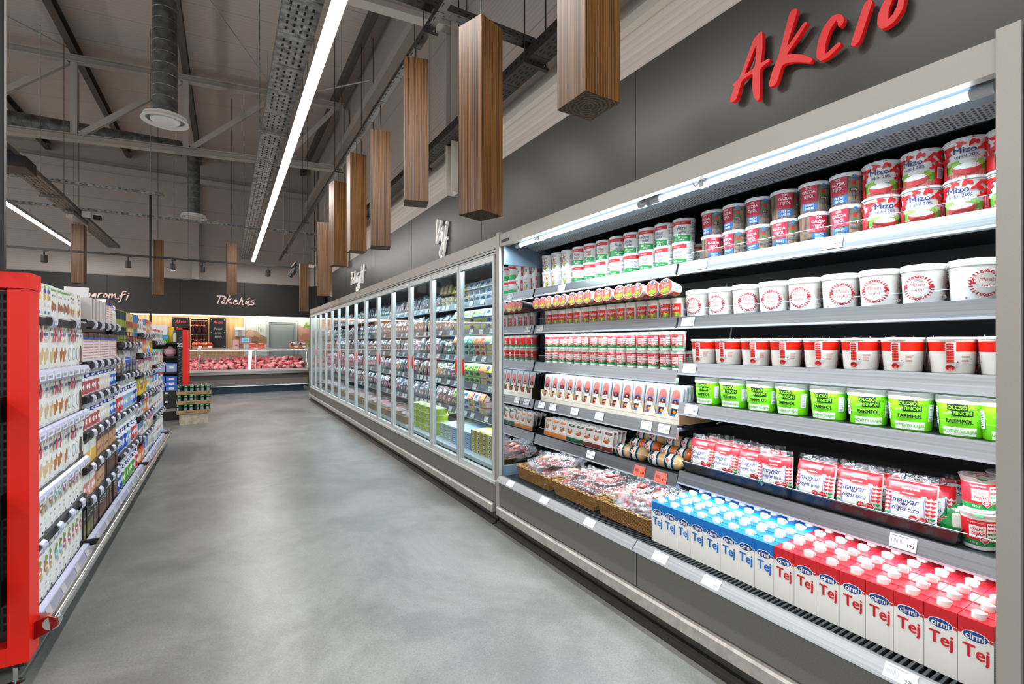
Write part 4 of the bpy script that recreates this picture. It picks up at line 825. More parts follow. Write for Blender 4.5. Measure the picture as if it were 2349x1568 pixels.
# milk cartons
def carton(w_, d_, h_, top, bandz, base=cW, topcol=None, cap=None, capr=.0145):
    mb = MB().box(-w_/2, w_/2, -d_/2, d_/2, 0, bandz, base).box(-w_/2, w_/2, -d_/2, d_/2, bandz, h_, top)
    mb.box(-w_/2+.001, w_/2-.001, d_*.1, d_*.13, h_, h_+.0018, topcol or top)
    return mb
for key, cc in (('milk_blue', M('1273c6', .3)), ('milk_red', M('d3202b', .3))):
    w_ = .0728; h_ = .187; mb = carton(w_, w_, h_, cc, .146); a = Art(mb, on_flat(-w_/2))
    a.rect(-w_/2, w_/2, .140, .147, cc, 8, .004); a.ell(0, .1415, .029, .0150, cW, 14); a.ell(0, .1415, .0268, .0128, M('14408f', .35), 14); a.text('cirmi', 0, .141, .0255, cW, .05, 0, .8)
    a.text('Tej', .002, .098, .050, cc, .07, 0, .86)
    b_ = Art(mb, lambda u, v, e: (-w_/2-e, -u, v)); b_.lines(-.03, .03, .03, .13, 14, GINK); b_.rect(-.03, .03, .15, .18, cc, 1)
    b_ = Art(mb, lambda u, v, e: (w_/2+e, u, v)); b_.lines(-.03, .03, .03, .13, 14, GINK)
    cap = MB().lathe([(.0150, h_), (.0150, h_+.006), (.0142, h_+.008)], cW, 16, (0, -.012, 0)).lathe([(.0150, h_+.008), (.0146, h_+.0165), (.0125, h_+.018), (0, h_+.018)], M('f4f6f8', .3), 16, (0, -.012, 0)).box(-.013, .013, .003, .012, h_, h_+.010, cW)
    kind(key, 'milk_carton', 'milk carton', [('carton_body', mb), ('cap', cap)])
# curd bags
def pillow(w_, h_, t, front, back, seam, nx=12, ny=12, cr=.004, seed=0):
    def surf(u, v, sgn):
        a = max(0, 1-abs(2*u/w_)**2.6); b_ = max(0, 1-abs(2*(v-h_/2)/h_)**2.4)
        n = noise.noise(Vector((u*26, v*22, seed+sgn)))*cr*min(1, 4*a*b_)
        return (u, sgn*(t/2*math.sqrt(a*b_)) + n*sgn, v)
    mb = MB()
    for sgn, m in ((-1, front), (1, back)):
        vs = [surf(-w_/2+w_*i/nx, h_*j/ny, sgn) for j in range(ny+1) for i in range(nx+1)]
        mb.add(vs, [(j*(nx+1)+i, j*(nx+1)+i+1, (j+1)*(nx+1)+i+1, (j+1)*(nx+1)+i) for j in range(ny) for i in range(nx)], m, True)
    return mb, (lambda u, v, e: (u, surf(u, v+h_/2, -1)[1]-e, v+h_/2))
mb, fn = pillow(.135, .150, .062, cW, cR, None); a = Art(mb, fn, .0007, 5)
a.rect(-.066, .066, .036, .074, cR, 16)
for k in range(14): a.heart(-.060+(k % 2)*.011, .030-(k//2)*.013, .0052, cR if k < 10 else cG); a.heart(.050+(k % 2)*.011, .034-(k//2)*.013, .0055, cR if k < 10 else cG)
for s_ in (0, .0035): a.rect(-.046+s_, -.0445+s_, -.06, .032-s_, cN, 2); a.rect(.0445-s_, .046-s_, -.06, .032-s_, cN, 2)
a.rect(-.046, .046, .0315, .033, cN, 8); a.rect(-.02, .034, .03, .064, cR, 6)
a.text('Superbrands', .006, .053, .013, cW, .02, 0, .72); a.lines(-.014, .03, .036, .042, 1, cW)
a.text('magyar', -.006, .012, .0275, cN, .04, .3, .85); a.text('rögös túró', -.004, -.013, .021, cN, .04, .3, .78)
a.heart(.030, -.045, .0255, cW); a.heart(.030, -.045, .0235, cR); a.text('Magyarország', .030, -.036, .0065, cW, .03, .3); a.text('egyik', .030, -.043, .0065, cW, .03, .3); a.text('kedvenc', .03, -.050, .0065, cW, .03, .3)
seal = MB(); vs = [(u, .006*math.sin(i*2.1)*s_, .146+.026*s_+.002*math.sin(i*1.7)) for s_ in (0, 1) for i, u in enumerate([-.066+.011*k for k in range(13)])]
seal.add(vs, [(i, i+1, 14+i, 13+i) for i in range(12)], FILM, False)
kind('curd', 'curd_cheese_bag', 'curd cheese bag', [('bag_body', mb), ('clear_seal', seal)])
mb, fn = pillow(.12, .13, .06, M('159a48', .3), M('e9e6da', .3), None, seed=4, cr=.01); a = Art(mb, fn, .0007, 5); a.rect(-.015, .015, -.06, .06, M('e9e4d6', .35), 5)
kind('curd_green', 'curd_cheese_bag', 'curd cheese bag', [('curd_cheese_bag', mb)])
t_ = MB(); TRM = M('101113', .25, 0, 0, .3)
def opentray(w_, d_, h_, m, t=.004, flare=.012):
    mb = MB(); o = [(-w_/2, -d_/2), (w_/2, -d_/2), (w_/2, d_/2), (-w_/2, d_/2)]; up = [(x+flare*(1 if x > 0 else -1), y+flare*(1 if y > 0 else -1)) for x, y in o]
    ins = [(x-t*(1 if x > 0 else -1), y-t*(1 if y > 0 else -1)) for x, y in up]; inb = [(x-t*(1 if x > 0 else -1), y-t*(1 if y > 0 else -1)) for x, y in o]
    vs = [(x, y, 0) for x, y in o]+[(x, y, h_) for x, y in up]+[(x, y, h_) for x, y in ins]+[(x, y, t) for x, y in inb]
    mb.add(vs, [(3, 2, 1, 0)]+[(i, (i+1) % 4, 4+(i+1) % 4, 4+i) for i in range(4)]+[(4+i, 4+(i+1) % 4, 8+(i+1) % 4, 8+i) for i in range(4)]+[(8+i, 8+(i+1) % 4, 12+(i+1) % 4, 12+i) for i in range(4)]+[(12, 13, 14, 15)], m)
    return mb
kind('blacktray', 'black_tray', 'tray', [('black_tray', opentray(.52, .36, .05, TRM).box(-.272, .272, -.194, -.186, .049, .053, M('8fa0ae', .15, .5)))])
# sliced sausage packs
cTR = M('b4bec1', .15); 
def slicepack(key, kindcol, blue, seed):
    mb = MB(); W_, H_, T_ = .074, .19, .013
    mb.add([(x, y, z) for y in (-T_/2, T_/2) for x, z in ((-W_/2, .006), (-W_/2+.006, 0), (W_/2-.006, 0), (W_/2, .006), (W_/2, H_-.006), (W_/2-.006, H_), (-W_/2+.006, H_), (-W_/2, H_-.006))],
        [tuple(range(8)), tuple(range(15, 7, -1))]+[(i, 8+i, 8+(i+1) % 8, (i+1) % 8) for i in range(8)], cTR)
    a = Art(mb, on_flat(-T_/2)); a.rect(-.034, .034, .004, .186, M('a8aaac', .12), 1)
    for k in range(7): a.ell(.002*math.sin(k), .028+k*.0185, .0275, .027, M(kindcol, .4) if k % 2 else SALAMI, 12)
    a.ell(0, .145, .0255, .026, SALAMI, 12)
    a.rect(-.019, .019, .035, .118, cK, 4); a.ell(0, .113, .019, .010, cB if blue else M('8f1b22', .4)); a.ell(0, .109, .0175, .008, cK)
    a.rect(-.022, .022, .072, .093, cW, 2); a.text('Szalámi' if not blue else 'Sertés', 0, .087, .0095, cG if blue else cK, .03); a.text('szeletelt', 0, .078, .008, M('6aa7cf', .4) if blue else cR, .02)
    a.blot(0, .105, .0075, cR, 1, 12, .2); a.ell(0, .107, .0035, .003, cW); a.ell(0, .054, .012, .007, cO); a.ell(0, .058, .009, .005, M('d98a7a', .4)); a.ell(0, .037, .019, .005, cB if blue else cR)
    kind(key, 'sliced_sausage_pack', 'sliced sausage pack', [('sliced_sausage_pack', mb)])
slicepack('slice_brown', 'b0573d', False, 0); slicepack('slice_tan', 'c98a6a', False, 0); slicepack('slice_dark', '8a3f34', False, 0); slicepack('slice_pink', 'd9838a', True, 1); slicepack('slice_grey', '8f7b78', True, 2)
def vcrate():
    mb = MB(); W_ = .088; cr = M('efe8da', .5); kb = M('b89c6a', .6)
    mb.box(-W_/2, W_/2, -.0, .30, 0, .003, cr)
    pts = [(-W_/2, 0), (W_/2, 0), (W_/2, .085), (W_/2-.004, .087), (W_/2-.027, .042), (-W_/2+.02, .042), (-W_/2+.002, .087), (-W_/2, .085)]
    mb.add([(u, y, v) for y in (-.0015, .0015) for u, v in pts], [tuple(range(8)), tuple(range(15, 7, -1))]+[(i, 8+i, 8+(i+1) % 8, (i+1) % 8) for i in range(8)], cr)
    mb.box(-W_/2, -W_/2+.0015, 0, .30, 0, .085, kb).box(W_/2-.0015, W_/2, 0, .30, 0, .085, kb).box(-W_/2, W_/2, -.0022, -.0015, .028, .0285, M('b9b2a4'))
    return mb
kind('vcrate', 'cardboard_display_tray', 'cardboard tray', [('cardboard_display_tray', vcrate())])
# wurst packs on the fifth shelf
for key, c1 in (('wurst_orange', 'f08a24'), ('wurst_green', '1f5a3a'), ('wurst_brown', '6d2a22')):
    mb, fn = pillow(.088, .128, .022, M('ece9e4', .25), M('d9d6d2', .25), None, 8, 8, .003, hash(c1) % 7); a = Art(mb, fn, .0006, 4); cc = M(c1, .35)
    a.rect(-.042, .042, -.06, -.032, cc, 6); a.rect(-.02, .036, .040, .054, cc, 4); a.text('Virsli', .01, .047, .0105, cW, .03); a.ell(0, .002, .032, .026, M('e8ddd0', .35), 12)
    for k in range(5): a.ell(-.014+k*.007, -.002+.006*math.sin(k*2), .0125, .0055, M(('a5503a', 'c06a48', '8e3f30')[k % 3], .35), 8)
    a.blot(.016, .014, .007, M('4f9a3a', .4), k); a.ell(-.014, .016, .005, .005, cR)
    kind(key, 'sausage_pack', 'sausage pack', [('sausage_pack', mb)])
def roll(key, col):
    cc = M(col, .22); L_ = .2; r = .036
    mb = MB().tube([(-L_/2-.008, 0, r), (-L_/2, 0, r), (-L_/2+.012, 0, r), (-L_/2+.03, 0, r), (L_/2-.03, 0, r), (L_/2-.012, 0, r), (L_/2, 0, r), (L_/2+.012, 0, r)], [.004, .008, .026, r, r, .026, .008, .005], cc, 22)
    def fn(u, v, e): return (u, -(r+e)*math.cos(v/r), r+(r+e)*math.sin(v/r))
    a = Art(mb, fn)
    for u0 in (-.048, .036):
        for (p0, p1, m) in ((u0-.026, u0-.022, M('4aa5cf', .4)), (u0-.022, u0+.022, cK), (u0+.022, u0+.026, M('4aa5cf', .4)), (u0-.009, u0+.013, cW)):
            pts = []; n = 14
            for i in range(n+1): v = -.035+.09*i/n; pts += [(p0, v), (p1, v)]
            a.put(pts, [(2*i, 2*i+1, 2*i+3, 2*i+2) for i in range(n)], m)
        a.blot(u0-.006, .012, .012, cW, 1, 12, .15); a.blot(u0-.006, .012, .010, cR, 1, 12, .15); a.ell(u0-.006, .013, .005, .005, cW)
    kind(key, 'sausage_roll', 'sausage roll', [('casing', mb), ('clip', MB().box(L_/2+.008, L_/2+.013, -.007, .007, r-.007, r+.007, CHROME).box(-L_/2-.012, -L_/2-.007, -.006, .006, r-.006, r+.006, CHROME))])
roll('roll_orange', 'd0641e'); roll('roll_cream', 'e3b67c')
# wicker baskets and bagged sausages
def basket():
    W_, D_, H_ = .355, .34, .085
    body = opentray(W_, D_, H_, WICKER, .008, .018)
    rim = MB()
    a, b_ = W_/2+.016, D_/2+.016; P = [(-a, -b_), (a, -b_), (a, b_), (-a, b_), (-a, -b_)]
    for k in range(4):
        (x0, y0), (x1, y1) = P[k], P[k+1]; n = 26
        for s_ in (0, 1):
            rim.tube([(x0+(x1-x0)*t/n, y0+(y1-y0)*t/n+.0035*math.sin(t*1.1+s_*PI), H_+.0035*math.cos(t*1.1+s_*PI)) for t in range(n+1)], .0048, WICKER, 6)
    return body, rim
b1, l1 = basket(); kind('basket', 'wicker_basket', 'basket', [('basket_body', b1), ('woven_rim', l1)])
def bagged(key, straight, seed, lab):
    rr = random.Random(seed); s_m = speckle('sausage_skin_%d' % seed, ('8a2f2a', 'a8433e', '7a2c26')[seed % 3], .12, .3, 0, 60)
    mb = MB()
    if straight:
        for k in (-1, 1): mb.tube([(-.11, .019*k, .024), (-.09, .02*k, .024), (0, .02*k, .026), (.09, .02*k, .024), (.11, .018*k, .024)], [.006, .017, .018, .017, .006], s_m, 12)
    else:
        n = 12; mb.tube([(.062*math.cos(.4+t*5.2/n), .052*math.sin(.4+t*5.2/n), .024) for t in range(n+1)], [.008]+[.018]*(n-1)+[.008], s_m, 12)
    bag = MB(); nx, ny = 14, 10
    for sg in (-1, 1):
        vs = []
        for j in range(ny+1):
            for i in range(nx+1):
                u = -1+2*i/nx; v = -1+2*j/ny; q = max(0, (1-abs(u)**3)*(1-abs(v)**3))**.5
                nn = noise.noise(Vector((u*4+seed, v*4, sg*3.3)))
                vs.append((u*.135+.01*nn, v*.078+.01*noise.noise(Vector((u*3, v*3+seed, 1))), .024+sg*(.024*q)+nn*.012*(.4+q) + (.03*abs(u)**6*(1 if u > 0 else .3))))
        bag.add(vs, [(j*(nx+1)+i, j*(nx+1)+i+1, (j+1)*(nx+1)+i+1, (j+1)*(nx+1)+i) for j in range(ny) for i in range(nx)], FILM, False)
    lb = MB(); lb.add([(-.03, -.02, .052), (.03, -.022, .054), (.028, .022, .054), (-.03, .02, .053)], [(0, 1, 2, 3)], M(lab, .3)); lb.add([(-.022, -.01, .0545), (.02, -.01, .0555), (.02, .002, .0555), (-.02, .002, .0545)], [(0, 1, 2, 3)], cW)
    kind(key, 'bagged_sausage', 'bagged sausage', [('sausage', mb), ('plastic_bag', bag), ('sticker', lb)])
bagged('bag_a', True, 0, 'e23b2e'); bagged('bag_b', False, 1, 'f08a5a'); bagged('bag_c', True, 2, '1f1f22')

# ------------------------------------------------------------------ filling the open fridge
FR = -PI/2
def face(j=10, add=12): return FR+math.radians(add+R.uniform(-j, j))
LVL = {1.70: 'top shelf', 1.43: 'second shelf', 1.20: 'third shelf', 1.0: 'fourth shelf'}
G_ = 'in the open fridge'
# S1
x0 = 2.045; rows = [('friss', 'white pail with a cow picture', [2.872-.118*k for k in range(3)]), (None, 'white pail with red and green bands', [2.515-.1205*k for k in range(8)]), ('gazda', 'brown plank-printed pail with crimson square', [1.494-.1165*k for k in range(6)]), ('mizo', 'white pail with red cow spots and bowl', [.797-.1165*k for k in range(4)])]
for key, ds, ys in rows:
    for i, y in enumerate(ys):
        if y < .46: y = .462; 
        for lay in (0, 1):
            for row in ((0, 1) if key in ('mizo', 'gazda') else (0, 1)):
                if row == 1 and lay == 1 and key != 'mizo': continue
                kk = key or ('hazai_red' if i < 4 and not (i == 3 and lay) else 'hazai')
                zz = 1.70 + lay*.1205 + (.0 if key != 'mizo' else lay*.003)
                put(kk, (x0+row*.122+R.uniform(-.003, .003), y, zz), face(14, 8 if (i+lay) % 4 else 38), '%s, %s in the %s %s row, top shelf' % (ds, nth(i), 'upper' if lay else 'lower', 'back' if row else 'front'), ds+'s')
# S2 right
for i, y in enumerate((1.585, 1.455, 1.325, 1.197, 1.068, .937, .806, .678, .550, .468)):
    if i == 9: continue
    put('meses', (2.052, y, 1.43), face(8, 10 if i % 3 != 2 else 38), 'white pail with red folk wreath, %s from the left on the second shelf' % nth(i), 'wreath pails in front')
    if i > 3 and i % 2: put('meses', (2.185, y-.06, 1.43), face(30, 60), 'white wreath pail standing behind, %s of the back row, second shelf' % nth(i//2-2), 'wreath pails behind')
# S2 left: cups with lying cups on top
for i in range(15):
    y = 1.69+.0825*i
    k = 14-i
    put('tcup', (2.03, y, 1.43), face(12, 14), 'red Tejföl cup standing, %s from the left, second shelf left half' % nth(k), 'standing red cups')
    put('tcup', (2.00, y-.01, 1.5745), FR+math.radians(R.uniform(-6, 10)), 'red Tejföl cup lying lid forward, %s from the left, second shelf' % nth(k), 'lying red cups', rx=math.radians(84))
# S3 left: two layers of cups
for i in range(15):
    y = 1.69+.0825*i; k = 14-i
    for lay in (0, 1):
        put('mcup', (2.03+R.uniform(-.004, .004), y, 1.16+lay*.1015), face(14, 16), 'small heart-printed cup, %s from the left, %s layer, third shelf' % (nth(k), 'upper' if lay else 'lower'), 'heart cups on the third shelf')
    if i < 3: put('mcup', (2.125, y+.02, 1.16), face(14, 16), 'small heart-printed cup behind, %s from the right end, third shelf' % nth(i), 'heart cups on the third shelf')
# S3 right
for i, y in enumerate((1.554, 1.419, 1.283, 1.148, 1.008, .868, .738, .603, .478)):
    put('bandtub', (2.055, y, 1.20), FR+math.radians(14+R.uniform(-14, 6)), 'white tub with red band, %s from the left, front row, third shelf' % nth(i), 'red banded tubs')
    if i > 1: put('bandtub', (2.188, y+.062, 1.20), FR+math.radians(20+R.uniform(-14, 6)), 'white tub with red band, %s in the back row, third shelf' % nth(i-2), 'red banded tubs')
# S4 right
for i, y in enumerate((1.530, 1.392, 1.256, 1.122, .98, .845, .715, .58, .474)):
    put('farm', (2.058, y, 1.0), FR+math.radians((6, 10, 14, 4, 2, 22, 14, 8, 20)[i]), 'lime green pail, %s from the left, front row, fourth shelf' % nth(i), 'lime green pails')
    if i > 2: put('farm', (2.196, y+.066, 1.0), FR+math.radians(20+R.uniform(-20, 20)), 'lime green pail, %s in the back row, fourth shelf' % nth(i-3), 'lime green pails')
# S4 left: trays of sliced packs
for i in range(14):
    y = 1.685+.0885*i; k = 13-i
    put('vcrate', (1.972, y, .881), FR, 'cream cardboard tray with a notched front, %s from the left, fourth shelf' % nth(k), 'notched cardboard trays')
    kd = ('slice_grey', 'slice_grey', 'slice_pink', 'slice_pink')[i] if i < 4 else ('slice_tan', 'slice_brown', 'slice_dark')[i % 3]
    for r_ in range(4):
        put(kd, (1.99+r_*.026, y+R.uniform(-.003, .003), .888+.001), FR+math.radians(R.uniform(-2, 2)), '%s, %s in the %s tray from the left' % ({'slice_grey': 'grey-brown sliced sausage pack', 'slice_pink': 'pink sliced sausage pack', 'slice_brown': 'brown salami slices pack', 'slice_tan': 'tan salami slices pack', 'slice_dark': 'dark salami slices pack'}[kd], ('front one', 'second one', 'third one', 'hindmost one')[r_], nth(k)), 'sliced packs in cardboard trays', rx=math.radians(-9))
# S5 left
for i in range(8):
    y = 2.20+.089*i; kd = 'wurst_brown' if i < 3 else 'wurst_green' if i < 5 else 'wurst_orange'; k = 7-i
    for r_ in range(4):
        put(kd, (1.988+r_*.03, y+R.uniform(-.004, .004), .637), FR+math.radians(R.uniform(0, 10)), '%s wiener pack, %s stack from the left, %s, fifth shelf' % ({'wurst_brown': 'white and brown', 'wurst_green': 'white and green', 'wurst_orange': 'white and orange'}[kd], nth(k), ('in front', 'second', 'third', 'at the back')[r_]), 'wiener packs on the fifth shelf', rx=math.radians(-8-r_*4))
for kd, x, y, z, rz, lb in (('roll_cream', 2.02, 2.02, .632, -80, 'cream coloured sausage roll, front left one on the fifth shelf'), ('roll_cream', 2.03, 1.775, .632, -82, 'cream coloured sausage roll, front right one by the black tray'), ('roll_orange', 2.105, 1.99, .632+.028, -80, 'orange sausage roll lying behind the left cream roll'),
    ('roll_orange', 2.11, 1.765, .66, -84, 'orange sausage roll lying behind the right cream roll'), ('roll_cream', 2.19, 1.80, .70, -86, 'pale sausage roll on top at the back of the fifth shelf'), ('roll_cream', 2.19, 2.02, .70, -86, 'yellowish sausage roll at the back behind the orange rolls')):
    put(kd, (x, y, z), math.radians(rz), lb, 'sausage rolls', s=1.1)
# S5 right
for i, y in enumerate((1.345, .835)):
    put('blacktray', (2.16, y, .657), FR, ('left', 'right')[i]+' shallow black tray holding white and red curd bags', 'black trays')
for i, (y, x, z, rz, tl) in enumerate(((1.545, 2.03, .672, 6, -8), (1.42, 2.025, .668, 0, -10), (1.29, 2.03, .668, 8, -12), (1.165, 2.0, .675, 16, -4), (1.015, 2.01, .668, 0, -12), (.86, 2.01, .668, 4, -12), (.70, 2.0, .668, 2, -10))):
    put('curd', (x, y, z), FR+math.radians(rz), 'white and red curd cheese bag, %s from the left in the trays' % nth(i), 'curd bags in the trays', rx=math.radians(tl), s=1.06 if i > 3 else 1)
    if i not in (3,): put('curd', (x+.075, y-.03, z), FR+math.radians(rz+10), 'curd cheese bag leaning behind the %s front bag' % nth(i), 'curd bags behind', rx=math.radians(-14))
put('curd_green', (2.08, .60, .665), FR+.5, 'small green and clear curd bag slumped at the tray end', 'green curd bags', rx=math.radians(-20), s=.8)
put('curd', (2.2, .62, .70), FR+.2, 'curd cheese bag lying back at the tray end', 'curd bags behind', rx=math.radians(-50))
for i, (x, y) in enumerate(((2.045, .535), (2.06, .432), (2.16, .50), (2.17, .42))):
    for lay in (0, 1): put('mcup_big', (x, y, .657+lay*.1135), FR+math.radians((14, 30, 20, 10)[i]+lay*8), 'large heart-printed sour cream cup, %s layer, %s stack at the right end' % ('upper' if lay else 'lower', ('front left', 'front right', 'back left', 'back right')[i]), 'large heart cups')
# deck: milk, baskets
for i in range(16):
    y = 1.58-.0743*i; kd = 'milk_blue' if i < 8 else 'milk_red'
    for r_ in range(8 if kd == 'milk_red' else 9):
        if y-.036 < .405: continue
        put(kd, (1.785+r_*.0742, y, .3595), FR, '%s milk carton, %s from the left, %s row' % (('blue', 'red')[i >= 8], nth(i % 8), ('front', 'second', 'third', 'fourth', 'fifth', 'sixth', 'seventh', 'eighth', 'ninth')[r_]), ('blue', 'red')[i >= 8]+' milk cartons')
for i, y in enumerate((2.66, 2.235, 1.815)):
    put('basket', (1.935, y, .361), FR, ('left', 'middle', 'right')[i]+' wicker basket of bagged sausages beside the milk', 'wicker baskets')
    n = 0
    for lay, cnt in ((0, 4), (1, 5), (2, 3)):
        for k in range(cnt):
            yy = y + (k-(cnt-1)/2)*.075 + R.uniform(-.01, .01); xx = 1.93 + R.uniform(-.03, .02)+lay*.015
            put(('bag_a', 'bag_b', 'bag_c')[(k+i+lay) % 3], (xx, yy, .375+lay*.04+R.uniform(0, .008)), math.radians(R.uniform(-30, 30)), 'bagged dark sausage, %s in the %s layer of the %s basket' % (nth(k), ('lowest', 'middle', 'top')[lay], ('left', 'middle', 'right')[i]), 'bagged sausages', rx=math.radians(R.uniform(-10, 10)), ry=math.radians(R.uniform(-16, 4)))
# ------------------------------------------------------------------ behind the glass doors
def boxart(key, name, cat, w_, d_, h_, base, top, marks, label=None):
    mb = MB().box(-w_/2, w_/2, -d_/2, d_/2, 0, h_, M(base, .35))
    if top: mb.box(-w_/2+.001, w_/2-.001, -d_/2+.001, d_/2-.001, h_, h_+.001, M(top, .3))
    a = Art(mb, on_flat(-d_/2))
    for kx in marks:
        k = kx[0]
        if k == 'r': a.rect(kx[1]*w_, kx[2]*w_, kx[3]*h_, kx[4]*h_, M(kx[5], .35), 1)
        elif k == 'e': a.ell(kx[1]*w_, kx[2]*h_, kx[3]*w_, kx[4]*h_, M(kx[5], .35), 10)
        elif k == 't': a.text(kx[1], kx[2]*w_, kx[3]*h_, kx[4]*h_, M(kx[5], .35), .04, kx[6] if len(kx) > 6 else 0, kx[7] if len(kx) > 7 else .85)
        elif k == 'l': a.lines(kx[1]*w_, kx[2]*w_, kx[3]*h_, kx[4]*h_, kx[5], M(kx[6], .5))
        elif k == 'b': a.blot(kx[1]*w_, kx[2]*h_, kx[3]*h_, M(kx[4], .35), kx[5], 14, .2)
    kind(key, name, cat, [(name, mb)])
boxart('butter_gold', 'butter_block', 'butter', .098, .062, .036, 'b59a1e', 'c9b04a', (('e', 0, .5, .22, .4, 'f1efe4'), ('e', 0, .5, .15, .25, '3b5aa0')))
boxart('butter_blue', 'butter_block', 'butter', .098, .062, .036, '8fb3d6', 'a9c6e0', (('e', 0, .5, .22, .4, 'f1efe4'), ('r', -.2, .2, .3, .6, '2f5fae')))
boxart('butter_pale', 'butter_block', 'butter', .098, .062, .036, 'b9c2b4', 'c9d1c4', (('e', 0, .5, .22, .4, 'f1efe4'), ('r', -.2, .2, .3, .6, '49735a')))
boxart('cheese_box', 'cheese_stick_pack', 'cheese pack', .034, .02, .145, 'e8ebf4', 'e8ebf4', (('r', -.5, .5, .72, 1, '2d56b8'), ('r', -.5, .5, 0, .1, 'b59a7a'), ('e', 0, .45, .3, .12, 'd8b04c'), ('r', -.3, .3, .55, .62, 'c9342c')))
boxart('red_box', 'cheese_block', 'cheese', .085, .05, .048, 'efe6e2', 'f3efec', (('r', -.5, .5, .62, 1, 'c8403a'), ('r', -.3, .3, .2, .5, 'd98a80')))
def ptub(key, base, lidc, lab, face_c):
    w_, d_, h_ = .102, .075, .05; mb = MB()
    mb.add([(x*(w_/2-(.008 if z == 0 else 0)), y*(d_/2-(.008 if z == 0 else 0)), z) for z in (0, h_) for x, y in ((-1, -1), (1, -1), (1, 1), (-1, 1))], [(3, 2, 1, 0), (4, 5, 6, 7), (0, 1, 5, 4), (1, 2, 6, 5), (2, 3, 7, 6), (3, 0, 4, 7)], M(base, .32))
    a = Art(mb, lambda u, v, e: (u, -(d_/2-.008)-.008*v/h_-e, v)); a.ell(0, h_*.5, .028, .016, M(lab, .35)); a.rect(-.04, -.028, .01, .038, M(lab, .35), 1); a.blot(.032, .024, .008, M('e0b23a', .4))
    lid = MB().box(-w_/2-.002, w_/2+.002, -d_/2-.002, d_/2+.002, h_, h_+.007, M(lidc, .3)); b_ = Art(lid, lambda u, v, e: (u, v, h_+.007+e))
    b_.rect(-w_*.42, w_*.42, -d_*.4, d_*.4, M(face_c, .3), 1); b_.ell(0, .005, .03, .018, M(lab, .35)); b_.blot(.02, -.018, .01, M('e0b23a', .4)); b_.rect(-.035, .0, -.026, -.018, M(lab, .35), 1)
    kind(key, 'spread_tub', 'spread tub', [('tub_body', mb), ('lid', lid)])
for key, b_, l_, lab, fc in (('tub_white', 'e9ecec', 'f0f3f3', '3c6f9e', 'e3eef2'), ('tub_yellow', 'f0e4b0', 'e8cf2a', '2c4f9a', 'f2e680'), ('tub_green', '2f6f52', '35845e', 'e9f0ea', '9cc6ae'), ('tub_blue', 'dfe8f2', '5b9bdb', 'e8e04a', 'a8cdf0'),
     ('tub_orange', 'f0dcc8', 'e88a3a', 'c43a2a', 'f4c69a'), ('tub_purple', '6a4590', '7a55a0', 'c6d43a', 'b9d24a'), ('tub_lime', 'e4ebc8', '8fc24a', '3a7f3a', 'd6e88a'), ('tub_red', 'f0e0dc', 'd8483c', 'f5d24a', 'f0b8ac'), ('tub_teal', 'e0efe8', '4fb59a', '2f6f5a', 'b4e4d4')):
    ptub(key, b_, l_, lab, fc)
def vac(key, c1, lab, film='6f8088'):
    mb, fn = pillow(.10, .165, .024, M(film, .15), M(film, .2), None, 6, 7, .008, len(KIND)); a = Art(mb, fn, .0007, 4)
    a.blot(0, -.02, .038, M(c1, .35), len(KIND), 14, .15); a.blot(.01, -.03, .02, M(lab if lab != 'f2f2f2' else 'e3c9c0', .4), 2, 14, .2); a.rect(-.03, .03, .02, .062, M(lab, .35), 4); a.rect(-.02, .02, .03, .04, M('8c2f2a', .4), 2); a.rect(-.03, .03, .053, .062, M(('2f5fae', '2f7f4a', 'b8322c')[len(KIND) % 3], .4), 2)
    kind(key, 'vacuum_sausage_pack', 'vacuum sausage pack', [('vacuum_sausage_pack', mb)])
vac('vac_a', '9c4a44', 'f2f2f2'); vac('vac_b', '7d3433', 'dfe8ea'); vac('vac_c', 'b9656a', 'f2f2f2', '8d9aa2'); vac('vac_d', '5a7f5f', 'e8e8e0', '6a7c80'); vac('vac_e', 'c98a5a', 'f0ead8', '8f8a80'); vac('vac_f', '9c3038', 'f2f2f2', '957c7e')
def rtub(key, base, lidc, r=.052, h=.046):
    mb = MB().lathe([(0, 0), (r*.9, 0), (r, h)], M(base, .35), 16); a = Art(mb, on_cyl(r*.9, r, h)); a.rect(-.03, .03, .008, .036, M('f0efe0', .4), 4); a.ell(0, .022, .013, .01, M('b8742e', .4), 8)
    kind(key, 'round_cheese_tub', 'cheese tub', [('tub_body', mb), ('lid', MB().lathe([(r*1.04, h), (r*1.04, h+.006), (0, h+.007)], M(lidc, .3), 16).lathe([(r*.7, h+.0075), (0, h+.008)], M('e6e2b8', .35), 16))])
rtub('round_a', 'c8cc58', 'e2e6b0'); rtub('round_b', 'e0d8c0', 'c08a4a', .05, .04); rtub('round_big', 'bccf3e', 'dfe8a8', .09, .06)
def doorlabel(y, n=14):
    i = min(13, int((y-D0)/PW)); return nth(i)+' glass door'
DL = {1.69: 'top shelf', 1.43: 'second shelf', 1.185: 'third shelf', .93: 'fourth shelf', .66: 'fifth shelf', .36: 'bottom'}
cnt = {}
def dput(key, x, y, z, rz, what, grp, lv, extra='', **kw):
    i = min(13, max(0, int((y-D0)/PW))); kk = (what, i, lv, extra); cnt[kk] = cnt.get(kk, 0)+1
    put(key, (x, y, z), rz, '%s%s, %s from right, %s, %s glass door' % (what, extra, nth(cnt[kk]-1), DL[lv], nth(i)), grp, **kw)
NM = {'tub_white': 'white', 'tub_yellow': 'yellow', 'tub_green': 'dark green', 'tub_blue': 'blue', 'tub_orange': 'orange', 'tub_purple': 'purple', 'tub_lime': 'lime', 'tub_red': 'red', 'tub_teal': 'teal'}
